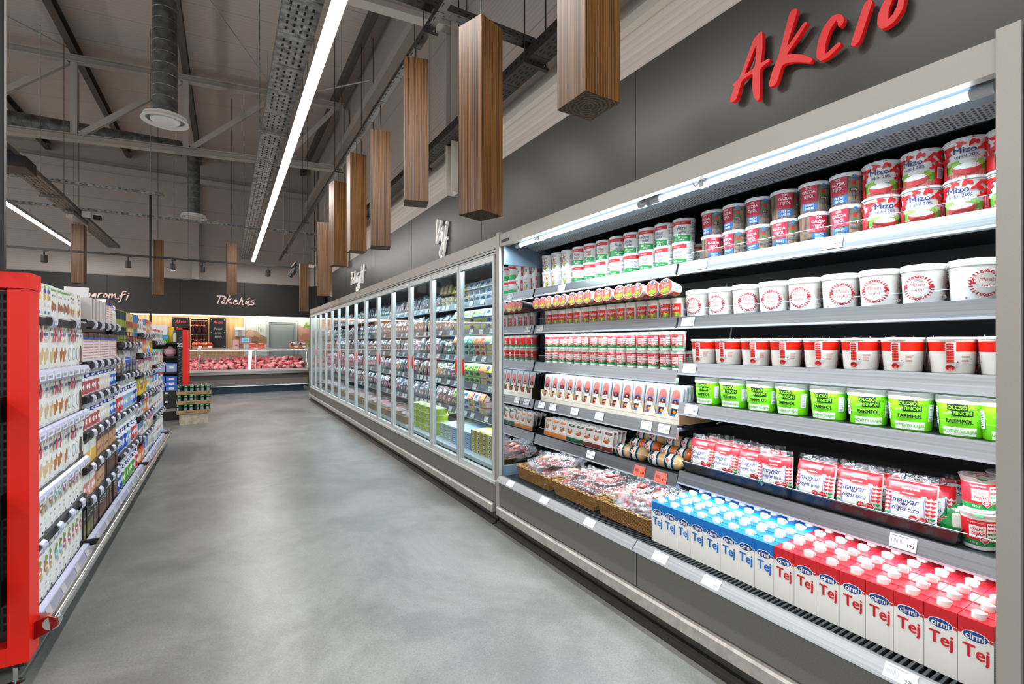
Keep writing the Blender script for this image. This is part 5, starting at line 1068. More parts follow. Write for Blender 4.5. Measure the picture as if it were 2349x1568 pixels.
zone = {1.69: ['tub_white', 'tub_white', 'tub_white', 'tub_green', 'tub_white', 'tub_white', 'tub_white', 'tub_white', 'tub_white', 'tub_yellow', 'tub_purple', 'tub_yellow'],
        1.43: ['tub_yellow', 'tub_yellow', 'tub_green', 'tub_white', 'tub_white', 'tub_white', 'tub_blue', 'tub_blue', 'tub_yellow', 'tub_blue', 'tub_white', 'tub_blue'],
        1.185: [None, None, None, 'tub_blue', 'tub_white', 'tub_blue', 'tub_orange', 'tub_orange', 'tub_teal', 'tub_teal', 'tub_orange', 'tub_red'],
        .93: [None, None, 'tub_yellow', 'tub_yellow', 'tub_yellow', 'tub_yellow', 'tub_red', 'tub_lime', 'tub_lime', 'tub_lime', 'tub_red', 'tub_lime'],
        .66: [None]*3+[None]*3+['tub_red', 'tub_white', 'tub_red', 'tub_white', 'tub_teal', 'tub_lime']}
for lv, cols in zone.items():
    for i, k in enumerate(cols):
        y = 3.14+.115*i if i < 6 else 3.14+.115*i
        if k:
            for lay in (0, 1):
                dput(k, 2.03+R.uniform(-.004, .004), y, lv+lay*.0575, FR+math.radians(R.uniform(-3, 8)), NM[k]+' spread tub', 'spread tubs behind the doors', lv, ', '+('lower' if lay == 0 else 'upper')+' layer')
            dput(k, 2.035, y, lv+.121, FR+math.radians(R.uniform(-4, 6)), NM[k]+' spread tub', 'spread tubs behind the doors', lv, ' tilted on top', rx=math.radians(62))
        elif lv == 1.185:
            for j in range(3):
                dput('cheese_box', 2.0, y-.036+j*.036, lv, FR, 'blue and white cheese stick pack', 'cheese stick packs', lv); 
        elif lv == .93:
            for lay in range(3): dput('red_box', 2.02, y, lv+.0495*lay, FR, 'red and white cheese block', 'cheese blocks', lv, ', '+('lower', 'middle', 'upper')[lay]+' layer')
        else:
            dput(R.choice(('vac_e', 'vac_d')), 2.02, y, lv, FR+R.uniform(-.2, .2), 'crinkly cheese bag', 'cheese bags', lv, rx=math.radians(-28))
for i in range(3):       # round tubs by the third door
    y = 4.55+.108*i
    for lay in range(3): dput('round_b', 2.03, y, 1.69+.047*lay if lay < 2 else 1.69+.16, FR, 'round brown-lidded cheese tub', 'round tubs', 1.69, ' in the '+('lower', 'middle', 'top')[lay]+' layer', rx=0 if lay < 2 else math.radians(75))
y = 4.92; vrun = {}
for lv in (1.69, 1.43, 1.185, .93, .66):
    y = 4.52 if lv < 1.6 else 4.92
    while y < 11.75:
        if R.random() < .28 or lv not in vrun: vrun[lv] = R.choice(('vac_a', 'vac_b', 'vac_c', 'vac_d', 'vac_f') if lv > 1 else ('vac_a', 'vac_b', 'vac_c', 'vac_e', 'vac_f', 'vac_f'))
        k = vrun[lv]; sv = (1, 1, R.uniform(.82, 1.12))
        nm = {'vac_a': 'red-brown', 'vac_b': 'dark red', 'vac_c': 'pink', 'vac_d': 'green-labelled', 'vac_e': 'tan', 'vac_f': 'crimson'}[k]
        dput(k, 2.0, y, lv+.003, FR+math.radians(R.uniform(-14, 22)), nm+' vacuum pack', 'vacuum packs behind the doors', lv, ', front', rx=math.radians(R.uniform(-22, -6)), s=sv)
        if y < 6.6: dput(k, 2.04, y+.01, lv+.003, FR+math.radians(R.uniform(-14, 22)), nm+' vacuum pack', 'vacuum packs behind the doors', lv, ', behind', rx=math.radians(-14))
        y += .112 if y < 8 else .13
# bottom: butter bricks, blue bricks, green tubs, baskets
def bricks(key, y0, n, rows_, lays, nm):
    for i in range(n):
        for r_ in range(rows_):
            for l in range(lays):
                if l < lays-1 and r_ > 0: continue
                dput(key, 1.87+r_*.064, y0+.1*i, .361+l*.0375, FR, nm+' butter block', nm+' butter blocks', .36, ', %s row, %s layer' % (nth(r_), nth(l)))
bricks('butter_gold', 3.12, 7, 6, 5, 'gold'); bricks('butter_blue', 3.83, 4, 6, 4, 'pale blue'); bricks('butter_pale', 4.23, 3, 6, 4, 'silver-green')
for i in range(4):
    for r_ in range(3):
        for l in range(4):
            if l < 3 and r_ > 0: continue
            dput('round_big', 1.91+r_*.185, 4.64+.185*i, .361+l*.068, FR, 'lime green cheese tub', 'lime cheese tubs', .36, ', %s row, %s layer' % (nth(r_), nth(l)))
for i in range(15):
    y = 5.56+.42*i
    if y > 11.6: break
    put('basket', (1.96, y, .361), FR, 'wicker basket, %s behind the glass doors counted from the right' % nth(i), 'wicker baskets behind the doors')
    for k in range(4): put(('bag_a', 'bag_b', 'bag_c')[(k+i) % 3], (1.95+.05*(k % 2)-.02, y+(-.12+.08*k), .378+.045*(k % 2)), R.uniform(-.4, .4), 'bagged sausage, %s in the %s basket behind the doors' % (nth(k), nth(i)), 'bagged sausages behind the doors')

# ================================================================== LEFT SHELVING
FL = PI/2
go = empty('shelving_gondola', label='long black shelf run with a red end frame on the left of the aisle', cat='shelving')
LV1 = [1.42, 1.18, .935, .675, .463, .18]; LV2 = [1.434, 1.196, .999, .795, .60, .412, .18]; LV3 = [1.31, 1.06, .77, .46, .18]; LV4 = [1.40, 1.21, 1.02, .82, .62, .42, .18]; LV5 = [1.33, 1.06, .80, .50, .18]
BAYS = [(2.62, 3.53, LV1), (3.53, 4.53, LV2), (4.53, 5.53, LV3), (5.53, 6.53, LV4), (6.53, 7.53, LV5)]
SHB = M('1b1b1d', .35, .2); TH = M('c9cbe6', .25)
ob('back_wall', MB().box(-1.16, -1.14, 2.62, 7.53, .1, 1.56, M('232426', .5)), go)
for b, (y0, y1, lvs) in enumerate(BAYS):
    for z in lvs:
        e = empty('shelf'); e.parent = go
        if z > .2:
            ob('shelf_board', MB().box(-1.14, -.70, y0+.004, y1-.004, z-.03, z, SHB).ext([(-.70, z), (-.672, z), (-.668, z-.008), (-.672, z-.04), (-.70, z-.042)], y0+.004, y1-.004, SHB), e)
        else:
            ob('shelf_board', MB().box(-1.14, -.675, y0+.002, y1-.002, z-.04, z, SHB).box(-.70, -.68, y0, y1, .02, z-.03, M('55534c', .4, .2)), e)
            ob('price_rail', MB().ext([(-.675, z+.012), (-.652, z+.008), (-.640, z-.03), (-.645, z-.034), (-.662, z-.004)], y0+.002, y1-.002, TH), e)
        full = b == 0 and .6 < z < 1.3
        n = 8 if full else (5 if z > .2 else 4); 
        if b == 0 and z > 1.3: n = 2
        if b == 0 and .4 < z < .5: n = 4
        for k in range(n):
            w_ = (y1-y0-.06)/n*(.96 if full else .0)+(0 if full else .06); yc = y0+.03+(k+.5)*(y1-y0-.06)/n+(0 if full else R.uniform(-.02, .02))
            if z < .2: q = MB().add([(-.649, yc-.03, z+.003), (-.649, yc+.03, z+.003), (-.6385, yc+.03, z-.028), (-.6385, yc-.03, z-.028)], [(3, 2, 1, 0)], TAG)
            else:
                q = MB().ext([(-.667, z+.004), (-.655, z-.004), (-.650, z-.022), (-.654, z-.042), (-.664, z-.052), (-.667, z-.048), (-.658, z-.04), (-.654, z-.022), (-.659, z-.006), (-.667, z)], yc-w_/2, yc+w_/2, TH)
                q.add([(-.6495, yc-w_/2*.8, z-.012), (-.6495, yc+w_/2*.8, z-.012), (-.6505, yc+w_/2*.8, z-.038), (-.6505, yc-w_/2*.8, z-.038)], [(0, 1, 2, 3)], TAG)
                for kk in range(4): q.add([(-.6490, yc+w_/2*(-.6+.25*kk), z-.018), (-.6490, yc+w_/2*(-.5+.25*kk), z-.018), (-.6494, yc+w_/2*(-.5+.25*kk), z-.031), (-.6494, yc+w_/2*(-.6+.25*kk), z-.031)], [(0, 1, 2, 3)], GINK)
            ob('price_tag', q, e)
        if b == 2 and z > 1:
            q = MB()
            for zz in (z+.02, z+.05, z+.08): q.tube([(-.675, y0+.01, zz), (-.675, y1-.01, zz)], .0022, BLK, 5)
            for k in range(8): q.tube([(-.675, y0+.01+k*(y1-y0-.02)/7, z-.01), (-.675, y0+.01+k*(y1-y0-.02)/7, z+.08)], .002, BLK, 5)
            ob('wire_fence', q, e)
# hand rail at the foot
q = empty('foot_rail'); q.parent = go
RX, RZ = -.585, .205
ob('rail_tube', MB().tube([(RX, 2.55, RZ), (RX, 7.4, RZ)], .021, brushed('rail_steel', 'b8b4ae', .22, (60, 2, 60)), 16), q)
for y in (3.5, 4.52, 5.52, 6.52): ob('joint_ring', MB().tube([(RX, y-.012, RZ), (RX, y+.012, RZ)], .0245, CHROME, 16), q)
for y in (3.5, 5.52, 7.3): ob('bracket', MB().box(-.70, RX, y-.01, y+.01, RZ-.03, RZ, BLK), q)
ob('red_bracket', MB().add([(-.66, 2.56, .135), (-.66, 2.56, .205), (RX-.01, 2.53, .235), (RX+.015, 2.52, .225), (RX+.02, 2.52, .195), (RX-.005, 2.53, .175), (-.66, 2.66, .135), (-.66, 2.66, .205), (RX-.01, 2.56, .235), (RX+.015, 2.55, .225), (RX+.02, 2.55, .195), (RX-.005, 2.56, .175)], [(5, 4, 3, 2, 1, 0), (6, 7, 8, 9, 10, 11)]+[(i, (i+1) % 6, 6+(i+1) % 6, 6+i) for i in range(6)], M('8c1a1a', .35)).tube([(RX, 2.53, RZ), (RX, 2.56, RZ)], .027, CHROME, 18), q)
# red end frame with dark fittings
ob('end_frame_post', MB().box(-.702, -.640, 2.498, 2.61, .092, 1.505, RED), go)
ob('end_frame_top', MB().box(-1.75, -.636, 2.493, 2.615, 1.507, 1.567, RED), go)
ob('end_frame_bottom', MB().box(-1.75, -.702, 2.50, 2.60, .092, .16, RED), go)
q = MB().box(-.757, -.708, 2.56, 2.60, .16, 1.50, BLK2)
z = .2
while z < 1.48:
    for k in (0, 1): q.box(-.748+k*.020, -.748+k*.020+.0115, 2.5585, 2.5605, z, z+.022, HOLE)
    z += .0333
ob('slotted_upright', q, go)
ob('end_back_panel', MB().box(-1.75, -.757, 2.60, 2.62, .16, 1.5, M('4b4b48', .5)), go)
for z in (1.085, .72, .395): ob('end_shelf', MB().box(-1.7, -.72, 2.2, 2.60, z-.02, z, BLK2).extx([(2.2, z+.012), (2.2, z-.06), (2.56, z-.085), (2.60, z-.085), (2.60, z+.012)], -.722, -.718, BLK2), go)
ob('adjustable_foot', MB().lathe([(.028, 0), (.028, .006), (.008, .012), (.008, .09)], CHROME, 16, (-.69, 2.54, 0)).box(-.73, -.66, 2.52, 2.56, .07, .092, BLK2), go)
ob('upper_pole', MB().box(-.711, -.692, 2.44, 2.46, 1.567, 6.9, BLK), go)
mb = MB().lathe([(0, 0), (.036, 0), (.0375, .01), (.0375, .18), (.03, .205), (.014, .235), (.013, .3), (.015, .302), (.015, .31), (0, .31)], M('0e120e', .15), 24); Art(mb, on_cyl(.0375, .0375, .2)).rect(-.04, .04, .05, .15, M('d9d0a8', .5), 10).text('CO', .0, .10, .03, INK)
kind('bottle', 'wine_bottle', 'bottle', [('wine_bottle', mb)])
put('bottle', (-.775, 2.36, .397), .9, 'dark wine bottle with cream label cut by the left edge', 'end shelf bottles')

# product kinds for the left shelves
def ct(key, name, cat, w_, d_, h_, base, marks, cap=None, top=None, capc='f2f2ef'):
    mb = MB().box(-w_/2, w_/2, -d_/2, d_/2, 0, h_, M(base, .4)); a = Art(mb, on_flat(-d_/2))
    if top: mb.box(-w_/2, w_/2, -d_/2-.0002, d_/2+.0002, h_, h_+.0008, M(top, .4))
    for kx in marks:
        k = kx[0]
        if k == 'r': a.rect(kx[1]*w_, kx[2]*w_, kx[3]*h_, kx[4]*h_, M(kx[5], .4), 1)
        elif k == 'e': a.ell(kx[1]*w_, kx[2]*h_, kx[3]*w_, kx[4]*h_, M(kx[5], .4), 9)
        elif k == 't': a.text(kx[1], kx[2]*w_, kx[3]*h_, kx[4]*h_, M(kx[5], .4), .05, 0, kx[6] if len(kx) > 6 else .85)
        elif k == 'l': a.lines(kx[1]*w_, kx[2]*w_, kx[3]*h_, kx[4]*h_, kx[5], M(kx[6], .5))
        elif k == 'b': a.blot(kx[1]*w_, kx[2]*h_, kx[3]*h_, M(kx[4], .4), kx[5], 14, .2)
    parts = [('carton_body', mb)]
    if cap: parts.append(('cap', MB().lathe([(cap, h_), (cap, h_+.016), (cap*.9, h_+.018), (0, h_+.018)], M(capc, .35), 12, (0, -d_*.15, 0))))
    if len(parts) == 1: parts = [(name, mb)]
    kind(key, name, cat, parts)
AL = lambda c1, c2: (('b', -.3, .93, .05, '6fae4a', 1), ('b', .1, .95, .04, c2, 2), ('t', 'alpro', 0, .81, .13, '2b3a86', .9), ('l', -.25, .25, .62, .7, 3, 'c9a98a'), ('b', -.1, .28, .13, c1, 1), ('b', .2, .40, .09, c1, 3), ('r', -.3, .3, .03, .045, 'b9b3c9'))
ct('alp_oat', 'plant_milk_carton', 'plant milk carton', .074, .07, .2, 'f3f2ee', AL('ddbf8c', 'e07a5a')); ct('alp_almond', 'plant_milk_carton', 'plant milk carton', .074, .07, .2, 'f3f2ee', AL('b8763a', 'e0b050'))
ct('alp_coco', 'plant_milk_carton', 'plant milk carton', .074, .07, .2, 'f3f2ee', (('b', -.3, .93, .05, '6fae4a', 1), ('t', 'alpro', 0, .81, .13, '2b3a86', .9), ('l', -.25, .25, .62, .7, 3, '9fd0d8'), ('e', .05, .32, .36, .17, '8d8478'), ('e', .05, .32, .30, .145, 'e6f3f8'), ('r', -.3, .3, .03, .045, 'b9b3c9')))
ct('alp_soy', 'plant_milk_carton', 'plant milk carton', .074, .07, .2, 'f3f2ee', (('b', -.2, .93, .06, '5a9fd0', 1), ('b', .2, .94, .05, '6fae4a', 1), ('t', 'alpro', 0, .81, .13, '2b3a86', .9), ('l', -.25, .25, .62, .7, 3, '9fc4e0'), ('e', .05, .2, .3, .12, 'e9dcc0'), ('r', -.3, .3, .03, .045, 'b9b3c9')))
ct('alp_choc', 'plant_milk_carton', 'plant milk carton', .074, .07, .2, 'f3f2ee', (('t', 'alpro', 0, .81, .13, '2b3a86', .9), ('e', 0, .3, .4, .25, '5a3a2c'), ('r', -.5, .5, .0, .12, '5a3a2c'), ('r', -.3, .3, .03, .045, 'b9b3c9')))
ct('mini_a', 'small_plant_drink_carton', 'small drink carton', .052, .05, .142, 'f0f2ee', (('b', 0, .9, .08, '7dc242', 1), ('e', 0, .78, .35, .08, '34489a'), ('b', 0, .6, .12, 'd9a83a', 2), ('l', -.3, .3, .3, .42, 3, 'c3c3d9'), ('e', .1, .12, .2, .05, '3a8fc9')), None, 'dfe3e0')
ct('mini_b', 'small_plant_drink_carton', 'small drink carton', .052, .05, .142, 'eef0ec', (('r', -.5, .5, .86, .93, '7dae5a'), ('t', 'pro', 0, .72, .12, '3d4f92'), ('b', 0, .35, .17, '9a6a4a', 2), ('b', .05, .3, .06, 'c94a4a', 1)), None, 'dfe3e0')
RC = lambda c1: (('b', .0, .86, .09, '7ba04a', 1), ('b', -.2, .78, .07, '9a8a4a', 3), ('e', 0, .66, .34, .12, c1), ('r', -.18, .18, .63, .69, 'f3f3f3'), ('b', .2, .52, .08, 'c9b48a', 2), ('t', 'RICE', -.1, .3, .06, '4a5f9a'), ('l', -.3, .1, .15, .24, 3, 'c9c9c9'), ('e', .2, .06, .1, .03, '3a4f9a'))
ct('rice_b', 'rice_drink_carton', 'rice drink carton', .073, .07, .19, 'f1f0ea', RC('3d5aa6'), .014); ct('rice_o', 'rice_drink_carton', 'rice drink carton', .073, .07, .19, 'f1f0ea', RC('b8803c'), .014); ct('rice_c', 'rice_drink_carton', 'rice drink carton', .073, .07, .19, 'f1f0ea', RC('6fc0cf'), .014); ct('rice_p', 'rice_drink_carton', 'rice drink carton', .073, .07, .19, 'f1f0ea', RC('c9508a'), .014)
ct('blk_y', 'black_lid_carton', 'black lidded carton', .072, .07, .15, 'f3f1ea', (('r', -.5, .5, 0, .5, 'eab63a'), ('r', -.5, .5, .86, 1, '1b1b1d')), .02, '1b1b1d', '1b1b1d'); ct('blk_b', 'black_lid_carton', 'black lidded carton', .072, .07, .15, 'c99a76', (('r', -.5, .5, .62, 1, '1b1b1d'), ('r', -.3, .3, .2, .3, '8a5a3a')), .02, '1b1b1d', '1b1b1d')
ct('blk_p', 'black_lid_carton', 'black lidded carton', .072, .07, .15, 'f1ece8', (('r', -.5, .5, 0, .55, 'e2907a'), ('b', .1, .3, .12, 'f7f2ee', 1), ('r', -.5, .5, .88, 1, '1b1b1d')), .02, '1b1b1d', '1b1b1d'); ct('blk_d', 'black_lid_carton', 'black lidded carton', .072, .07, .17, '2a2420', (('r', -.35, .35, .1, .55, '6a3a26'), ('r', -.3, .3, .7, .73, 'd9d4cc'), ('r', -.3, .3, .62, .64, 'd9d4cc')), .02, '1b1b1d', '1b1b1d'); ct('blk_o', 'black_lid_carton', 'black lidded carton', .072, .07, .17, '26261f', (('r', -.35, .35, .0, .5, '7a7636'), ('r', -.3, .3, .7, .73, 'd9d4cc')), .02, '1b1b1d', '1b1b1d')
ct('dot', 'dotted_snack_pack', 'snack pack', .06, .06, .165, 'f4efee', tuple(('e', -.35+.23*(k % 4), .1+.1*(k//4), .06, .022, 'd8323a') for k in range(36)) + (('r', -.5, .5, .84, 1, '5a2f26'), ('r', -.5, .5, .76, .84, '2a4aa8')))
ct('redwhite', 'cereal_box', 'box', .058, .06, .13, 'f3f1ef', (('r', -.5, .5, .82, 1, 'd8323a'), ('b', 0, .5, .16, '4a9a5a', 2), ('r', -.3, .3, .3, .36, '3a5aa8')), None, 'd8323a'); ct('yellowbox', 'cereal_box', 'box', .06, .06, .15, 'f2cf4a', (('b', 0, .4, .16, 'c9743a', 2), ('r', -.4, .4, .75, .9, 'f4f0e4'), ('r', -.3, .3, .6, .66, '3a4fa0')), None, 'f2cf4a')
ct('bluebox', 'cereal_box', 'box', .058, .06, .14, 'f1f3f6', (('r', -.5, .5, .55, 1, '2f78c9'), ('r', -.3, .3, .2, .4, 'd8323a')), None, '2f78c9'); ct('orangebox', 'cereal_box', 'box', .06, .06, .14, 'f0954a', (('r', -.5, .5, .75, 1, 'e0402c'), ('b', 0, .4, .18, 'f6e9c9', 2)), None, 'e0402c'); ct('pinkbox', 'cereal_box', 'box', .058, .06, .13, 'f4ecec', (('r', -.5, .5, .7, 1, 'e04a8a'), ('b', 0, .35, .16, 'f0b43a', 2), ('r', -.3, .3, .1, .2, 'c9323a')))
ct('whitebag', 'flour_bag', 'paper bag', .075, .06, .2, 'f4f4f2', (('r', -.3, .3, .5, .62, 'd8483a'), ('r', -.3, .3, .1, .3, '6fa8d8'), ('l', -.3, .3, .7, .8, 3, 'c9a8a8'))); ct('tealbox', 'cereal_box', 'box', .058, .06, .14, 'eef3f4', (('r', -.5, .5, .0, .25, '3a9ad0'), ('b', 0, .6, .18, 'e9c23a', 2)), None, 'f1f3f6')
ct('darkbox', 'chocolate_box', 'box', .2, .1, .135, '2a2824', (('l', -.4, .4, .25, .8, 8, 'b8b03a'),)); ct('silver', 'chocolate_bar_pack', 'bar pack', .04, .05, .14, 'd9d2cc', (('r', -.2, .1, 0, 1, '7a5a4a'), ('r', .2, .4, 0, 1, 'f4f4f4'))); ct('pinkcake', 'pink_carton_box', 'box', .19, .12, .10, 'f4f0f2', (('r', -.5, -.1, .45, 1, 'e8328a'), ('r', .15, .5, .45, 1, 'e8328a'), ('r', -.5, -.3, 0, .45, 'e8328a')), None, 'ef5a9a')
def bottle(key, h_, r, body, cap, labc, name='milk_drink_bottle', cat='bottle'):
    mb = MB().lathe([(0, 0), (r*.95, 0), (r, .008), (r, h_*.55), (r*.86, h_*.68), (r*.95, h_*.78), (r*.5, h_*.88), (r*.45, h_*.9)], M(body, .3), 14); a = Art(mb, on_cyl(r, r, h_)); a.rect(-r*1.2, r*1.2, h_*.05, h_*.5, M(labc, .35), 6); a.ell(0, h_*.3, r*.55, h_*.1, M('f3f3f3', .35), 8)
    a2 = Art(mb, on_cyl(r*.9, r*.92, h_)); a2.rect(-r*1.2, r*1.2, h_*.6, h_*.78, M('24389a', .35), 6); a2.ell(0, h_*.69, r*.6, h_*.05, M('f3f3f3', .35), 8)
    kind(key, name, cat, [('bottle_body', mb), ('cap', MB().lathe([(r*.56, h_*.89), (r*.56, h_), (0, h_)], M(cap, .35), 12))])
bottle('mb_red', .165, .033, 'f2f0ee', '2a6fd0', 'b8585a'); bottle('mb_white', .165, .033, 'f2f0ee', '2a6fd0', 'e4dccf'); bottle('mb_blue', .165, .033, 'f2f0ee', '2a6fd0', '3a6fc0'); bottle('wb_yel', .24, .036, 'f6f6f4', 'f4f4f2', '8fb4dc', 'white_milk_bottle'); bottle('wb_blue', .24, .036, 'f6f6f4', 'f4f4f2', '2a4fb0', 'white_milk_bottle'); bottle('wb_red', .24, .036, 'f6f6f4', 'f4f4f2', 'c9424a', 'white_milk_bottle'); bottle('wb_green', .22, .034, 'f6f6f4', 'f4f4f2', '5aa03a', 'white_milk_bottle')
def tin(key, c1, c2): kind(key, 'coffee_tin', 'tin', [('coffee_tin', MB().lathe([(0, 0), (.04, 0), (.04, .004)], M('b8a060', .3, .7), 16).lathe([(.04, .004), (.04, .05)], M(c2, .35), 16).lathe([(.04, .05), (.04, .115)], M(c1, .35), 16).lathe([(.04, .115), (.041, .118), (.041, .122), (0, .122)], M('c9a848', .3, .7), 16))])
tin('tin_dark', '20343a', '8a9a3a'); tin('tin_tan', 'd9b878', '9a5a4a'); tin('tin_blue', '3a7fb8', 'c96a4a')
def bagk(key, c1, c2):
    mb, fn = pillow(.085, .19, .05, M(c1, .2), M(c1, .2), None, 6, 8, .014, len(KIND)); a = Art(mb, fn, .0008, 4); a.rect(-.03, .03, -.05, .03, M(c2, .35), 4); kind(key, 'coffee_bag', 'coffee bag', [('coffee_bag', mb)])
bagk('bag_silver', 'b8b2ae', '8a6a5a'); bagk('bag_bronze', 'a88a72', 'd9cfc4'); bagk('bag_bl', 'd0d6e6', '3a56b8')
NK = {'alp_oat': 'white oat drink carton', 'alp_almond': 'white almond drink carton', 'alp_coco': 'white coconut drink carton', 'alp_soy': 'white soya drink carton', 'alp_choc': 'white and brown chocolate drink carton', 'mini_a': 'small green-topped carton', 'mini_b': 'small carton with brown picture', 'rice_b': 'rice carton with blue oval', 'rice_o': 'rice carton with tan oval', 'rice_c': 'rice carton with turquoise oval', 'rice_p': 'rice carton with pink oval',
 'blk_y': 'yellow carton with black lid', 'blk_b': 'beige carton with black lid', 'blk_p': 'salmon carton with black lid', 'blk_d': 'dark brown carton with black lid', 'blk_o': 'olive carton with black lid', 'dot': 'red-dotted snack pack', 'redwhite': 'white box with red top', 'yellowbox': 'yellow box', 'bluebox': 'blue and white box', 'orangebox': 'orange box', 'pinkbox': 'pink-topped box', 'whitebag': 'white paper bag', 'tealbox': 'white and teal box', 'silver': 'silver striped bar pack',
 'mb_red': 'blue-capped bottle, red label', 'mb_white': 'blue-capped bottle, pale label', 'mb_blue': 'blue-capped bottle, blue label', 'wb_yel': 'white bottle, light blue label', 'wb_blue': 'white bottle, dark blue label', 'wb_red': 'white bottle, red label', 'wb_green': 'white bottle, green label', 'tin_dark': 'dark green tin', 'tin_tan': 'tan tin', 'tin_blue': 'blue tin', 'bag_silver': 'silver coffee bag', 'bag_bronze': 'bronze coffee bag', 'bag_bl': 'blue and silver coffee bag'}
gc = {}
def grow(b, lv_i, keys, pitch, y0=None, dep=.035, lay=1, hh=0, rows_=1, xo=-.688):
    y = (BAYS[b][0]+.012 if y0 is None else y0)+pitch/2; z = BAYS[b][2][lv_i]
    for k in keys:
        if k:
            for l in range(lay):
                for r_ in range(rows_):
                    kk = (k, b, lv_i, l, r_); gc[kk] = gc.get(kk, 0)+1
                    if y > BAYS[b][1]-.01: break
                    put(k, (xo-dep-r_*2.05*dep+R.uniform(-.004, .004), y, z+l*hh), FL+math.radians(R.uniform(-3, 3)), '%s, %s from left, %s shelf of %s bay%s' % (NK[k], nth(gc[kk]-1), nth(lv_i), nth(b), (', upper layer' if l else '')+('', ', behind', ', rearmost')[r_]), NK[k]+'s')
        y += pitch
grow(0, 0, ['mini_a']*6+['mini_b']*6+['alp_almond']*0, .053, dep=.025, rows_=2)
grow(0, 0, ['alp_almond']*0, .07)
for i in range(3): pass
ct('alp_small', 'plant_milk_carton', 'plant milk carton', .07, .06, .142, 'f3f2ee', AL('c07a34', 'e0b050'), None, 'e0a040'); NK['alp_small'] = 'small almond drink carton'
grow(0, 0, ['alp_small']*3, .075, 2.62+.012+.053*12, rows_=2)
AR = ['alp_soy', 'alp_soy', 'alp_oat', 'alp_oat', 'alp_oat', 'alp_almond', 'alp_almond', 'alp_almond', 'alp_coco', 'alp_coco', 'alp_coco', 'alp_choc']
for l in (1, 2, 3): grow(0, l, AR, .0745, rows_=2)
RRW = ['rice_b', 'rice_b', 'rice_o', 'rice_o', 'rice_o', 'rice_c', 'rice_c', 'rice_p', 'rice_p', 'rice_p', 'rice_p', 'rice_p']
for l in (4, 5): grow(0, l, RRW, .0745, rows_=3)
put('darkbox', (-.80, 3.64, 1.434), FL, 'black box with yellow print at the front of the second bay top', 'dark boxes')
grow(1, 0, ['silver']*9+['dot']*4, .045, 3.76, dep=.03); grow(1, 0, ['mb_white']*2, .075, 4.36)
put('pinkcake', (-.86, 4.25, 1.434+.135), FL+.2, 'pink and white carton box standing on top of the second bay', 'pink boxes'); 
grow(1, 1, ['dot']*15, .063, dep=.03)
for l in (2, 3): grow(1, l, ['mb_red']*6+['mb_white']*4+['mb_blue']*3, .074, rows_=2)
grow(1, 4, ['blk_y']*4+['blk_b']*8, .076, rows_=2); grow(1, 5, ['blk_p']*4+['blk_b']*3+['blk_d']*6, .076, rows_=2); grow(1, 6, ['blk_o']*3+['blk_d']*10, .076, rows_=2)
grow(2, 0, ['tin_dark']*5+['tin_tan']*4+['tin_blue']*3, .082, dep=.042, lay=2, hh=.1225); grow(2, 1, ['bag_silver', 'bag_bronze', 'bag_silver', 'bag_bronze', 'bag_bl', 'bag_bl', 'bag_bl', 'bag_silver', 'bag_bl', 'bag_silver'], .098)
grow(2, 2, ['wb_red']*3+['wb_yel']*6+['wb_blue']*3, .078, rows_=2); grow(2, 3, ['wb_blue']*6+['wb_yel']*2+['wb_red']*4, .078, rows_=2); grow(2, 4, ['wb_blue']*3+['wb_green']*7+['wb_red']*2, .078, rows_=2)
for b, l, ks in ((3, 0, ('redwhite', 'bluebox', 'orangebox', 'redwhite')), (3, 1, ('redwhite', 'orangebox', 'tealbox', 'yellowbox')), (3, 2, ('pinkbox', 'redwhite', 'pinkbox')), (3, 3, ('yellowbox', 'yellowbox', 'tealbox', 'redwhite')), (3, 4, ('bluebox', 'orangebox', 'redwhite')), (3, 5, ('bluebox', 'redwhite', 'pinkbox')), (3, 6, ('orangebox', 'bluebox', 'tealbox')),
              (4, 0, ('redwhite',)), (4, 1, ('redwhite', 'pinkbox')), (4, 2, ('bluebox', 'redwhite')), (4, 3, ('whitebag', 'whitebag', 'whitebag')), (4, 4, ('whitebag',))):
    seq = []; n = 15
    for q in range(n): seq.append(ks[int(q*len(ks)/n)])
    grow(b, l, seq, .0655 if 'whitebag' not in ks else .078, dep=.034)
# hanging pink coupons on the cartons
COUP = M('e0355a', .35)
for l, z in ((1, 1.18), (2, .935), (3, .675)):
    for i, y in enumerate((2.80, 3.00, 3.07, 3.26, 3.33)):
        q = MB().tube([(0, 0, .03), (.004, 0, .0), (.005, .004, -.02)], .002, COUP, 5)
        q.add([(.006+.002*math.sin(t), .014*math.cos(t), -.035+.024*math.sin(t)) for t in [2*PI*k/10 for k in range(10)]], [tuple(range(10))], COUP)
        o = ob('coupon_tag', q); o.location = (-.684, y+R.uniform(-.01, .01), z+.185); tag(o, 'pink hanging coupon on the white drink cartons, %s from left, %s shelf' % (nth(i), nth(l)), 'coupon', 'pink coupons')

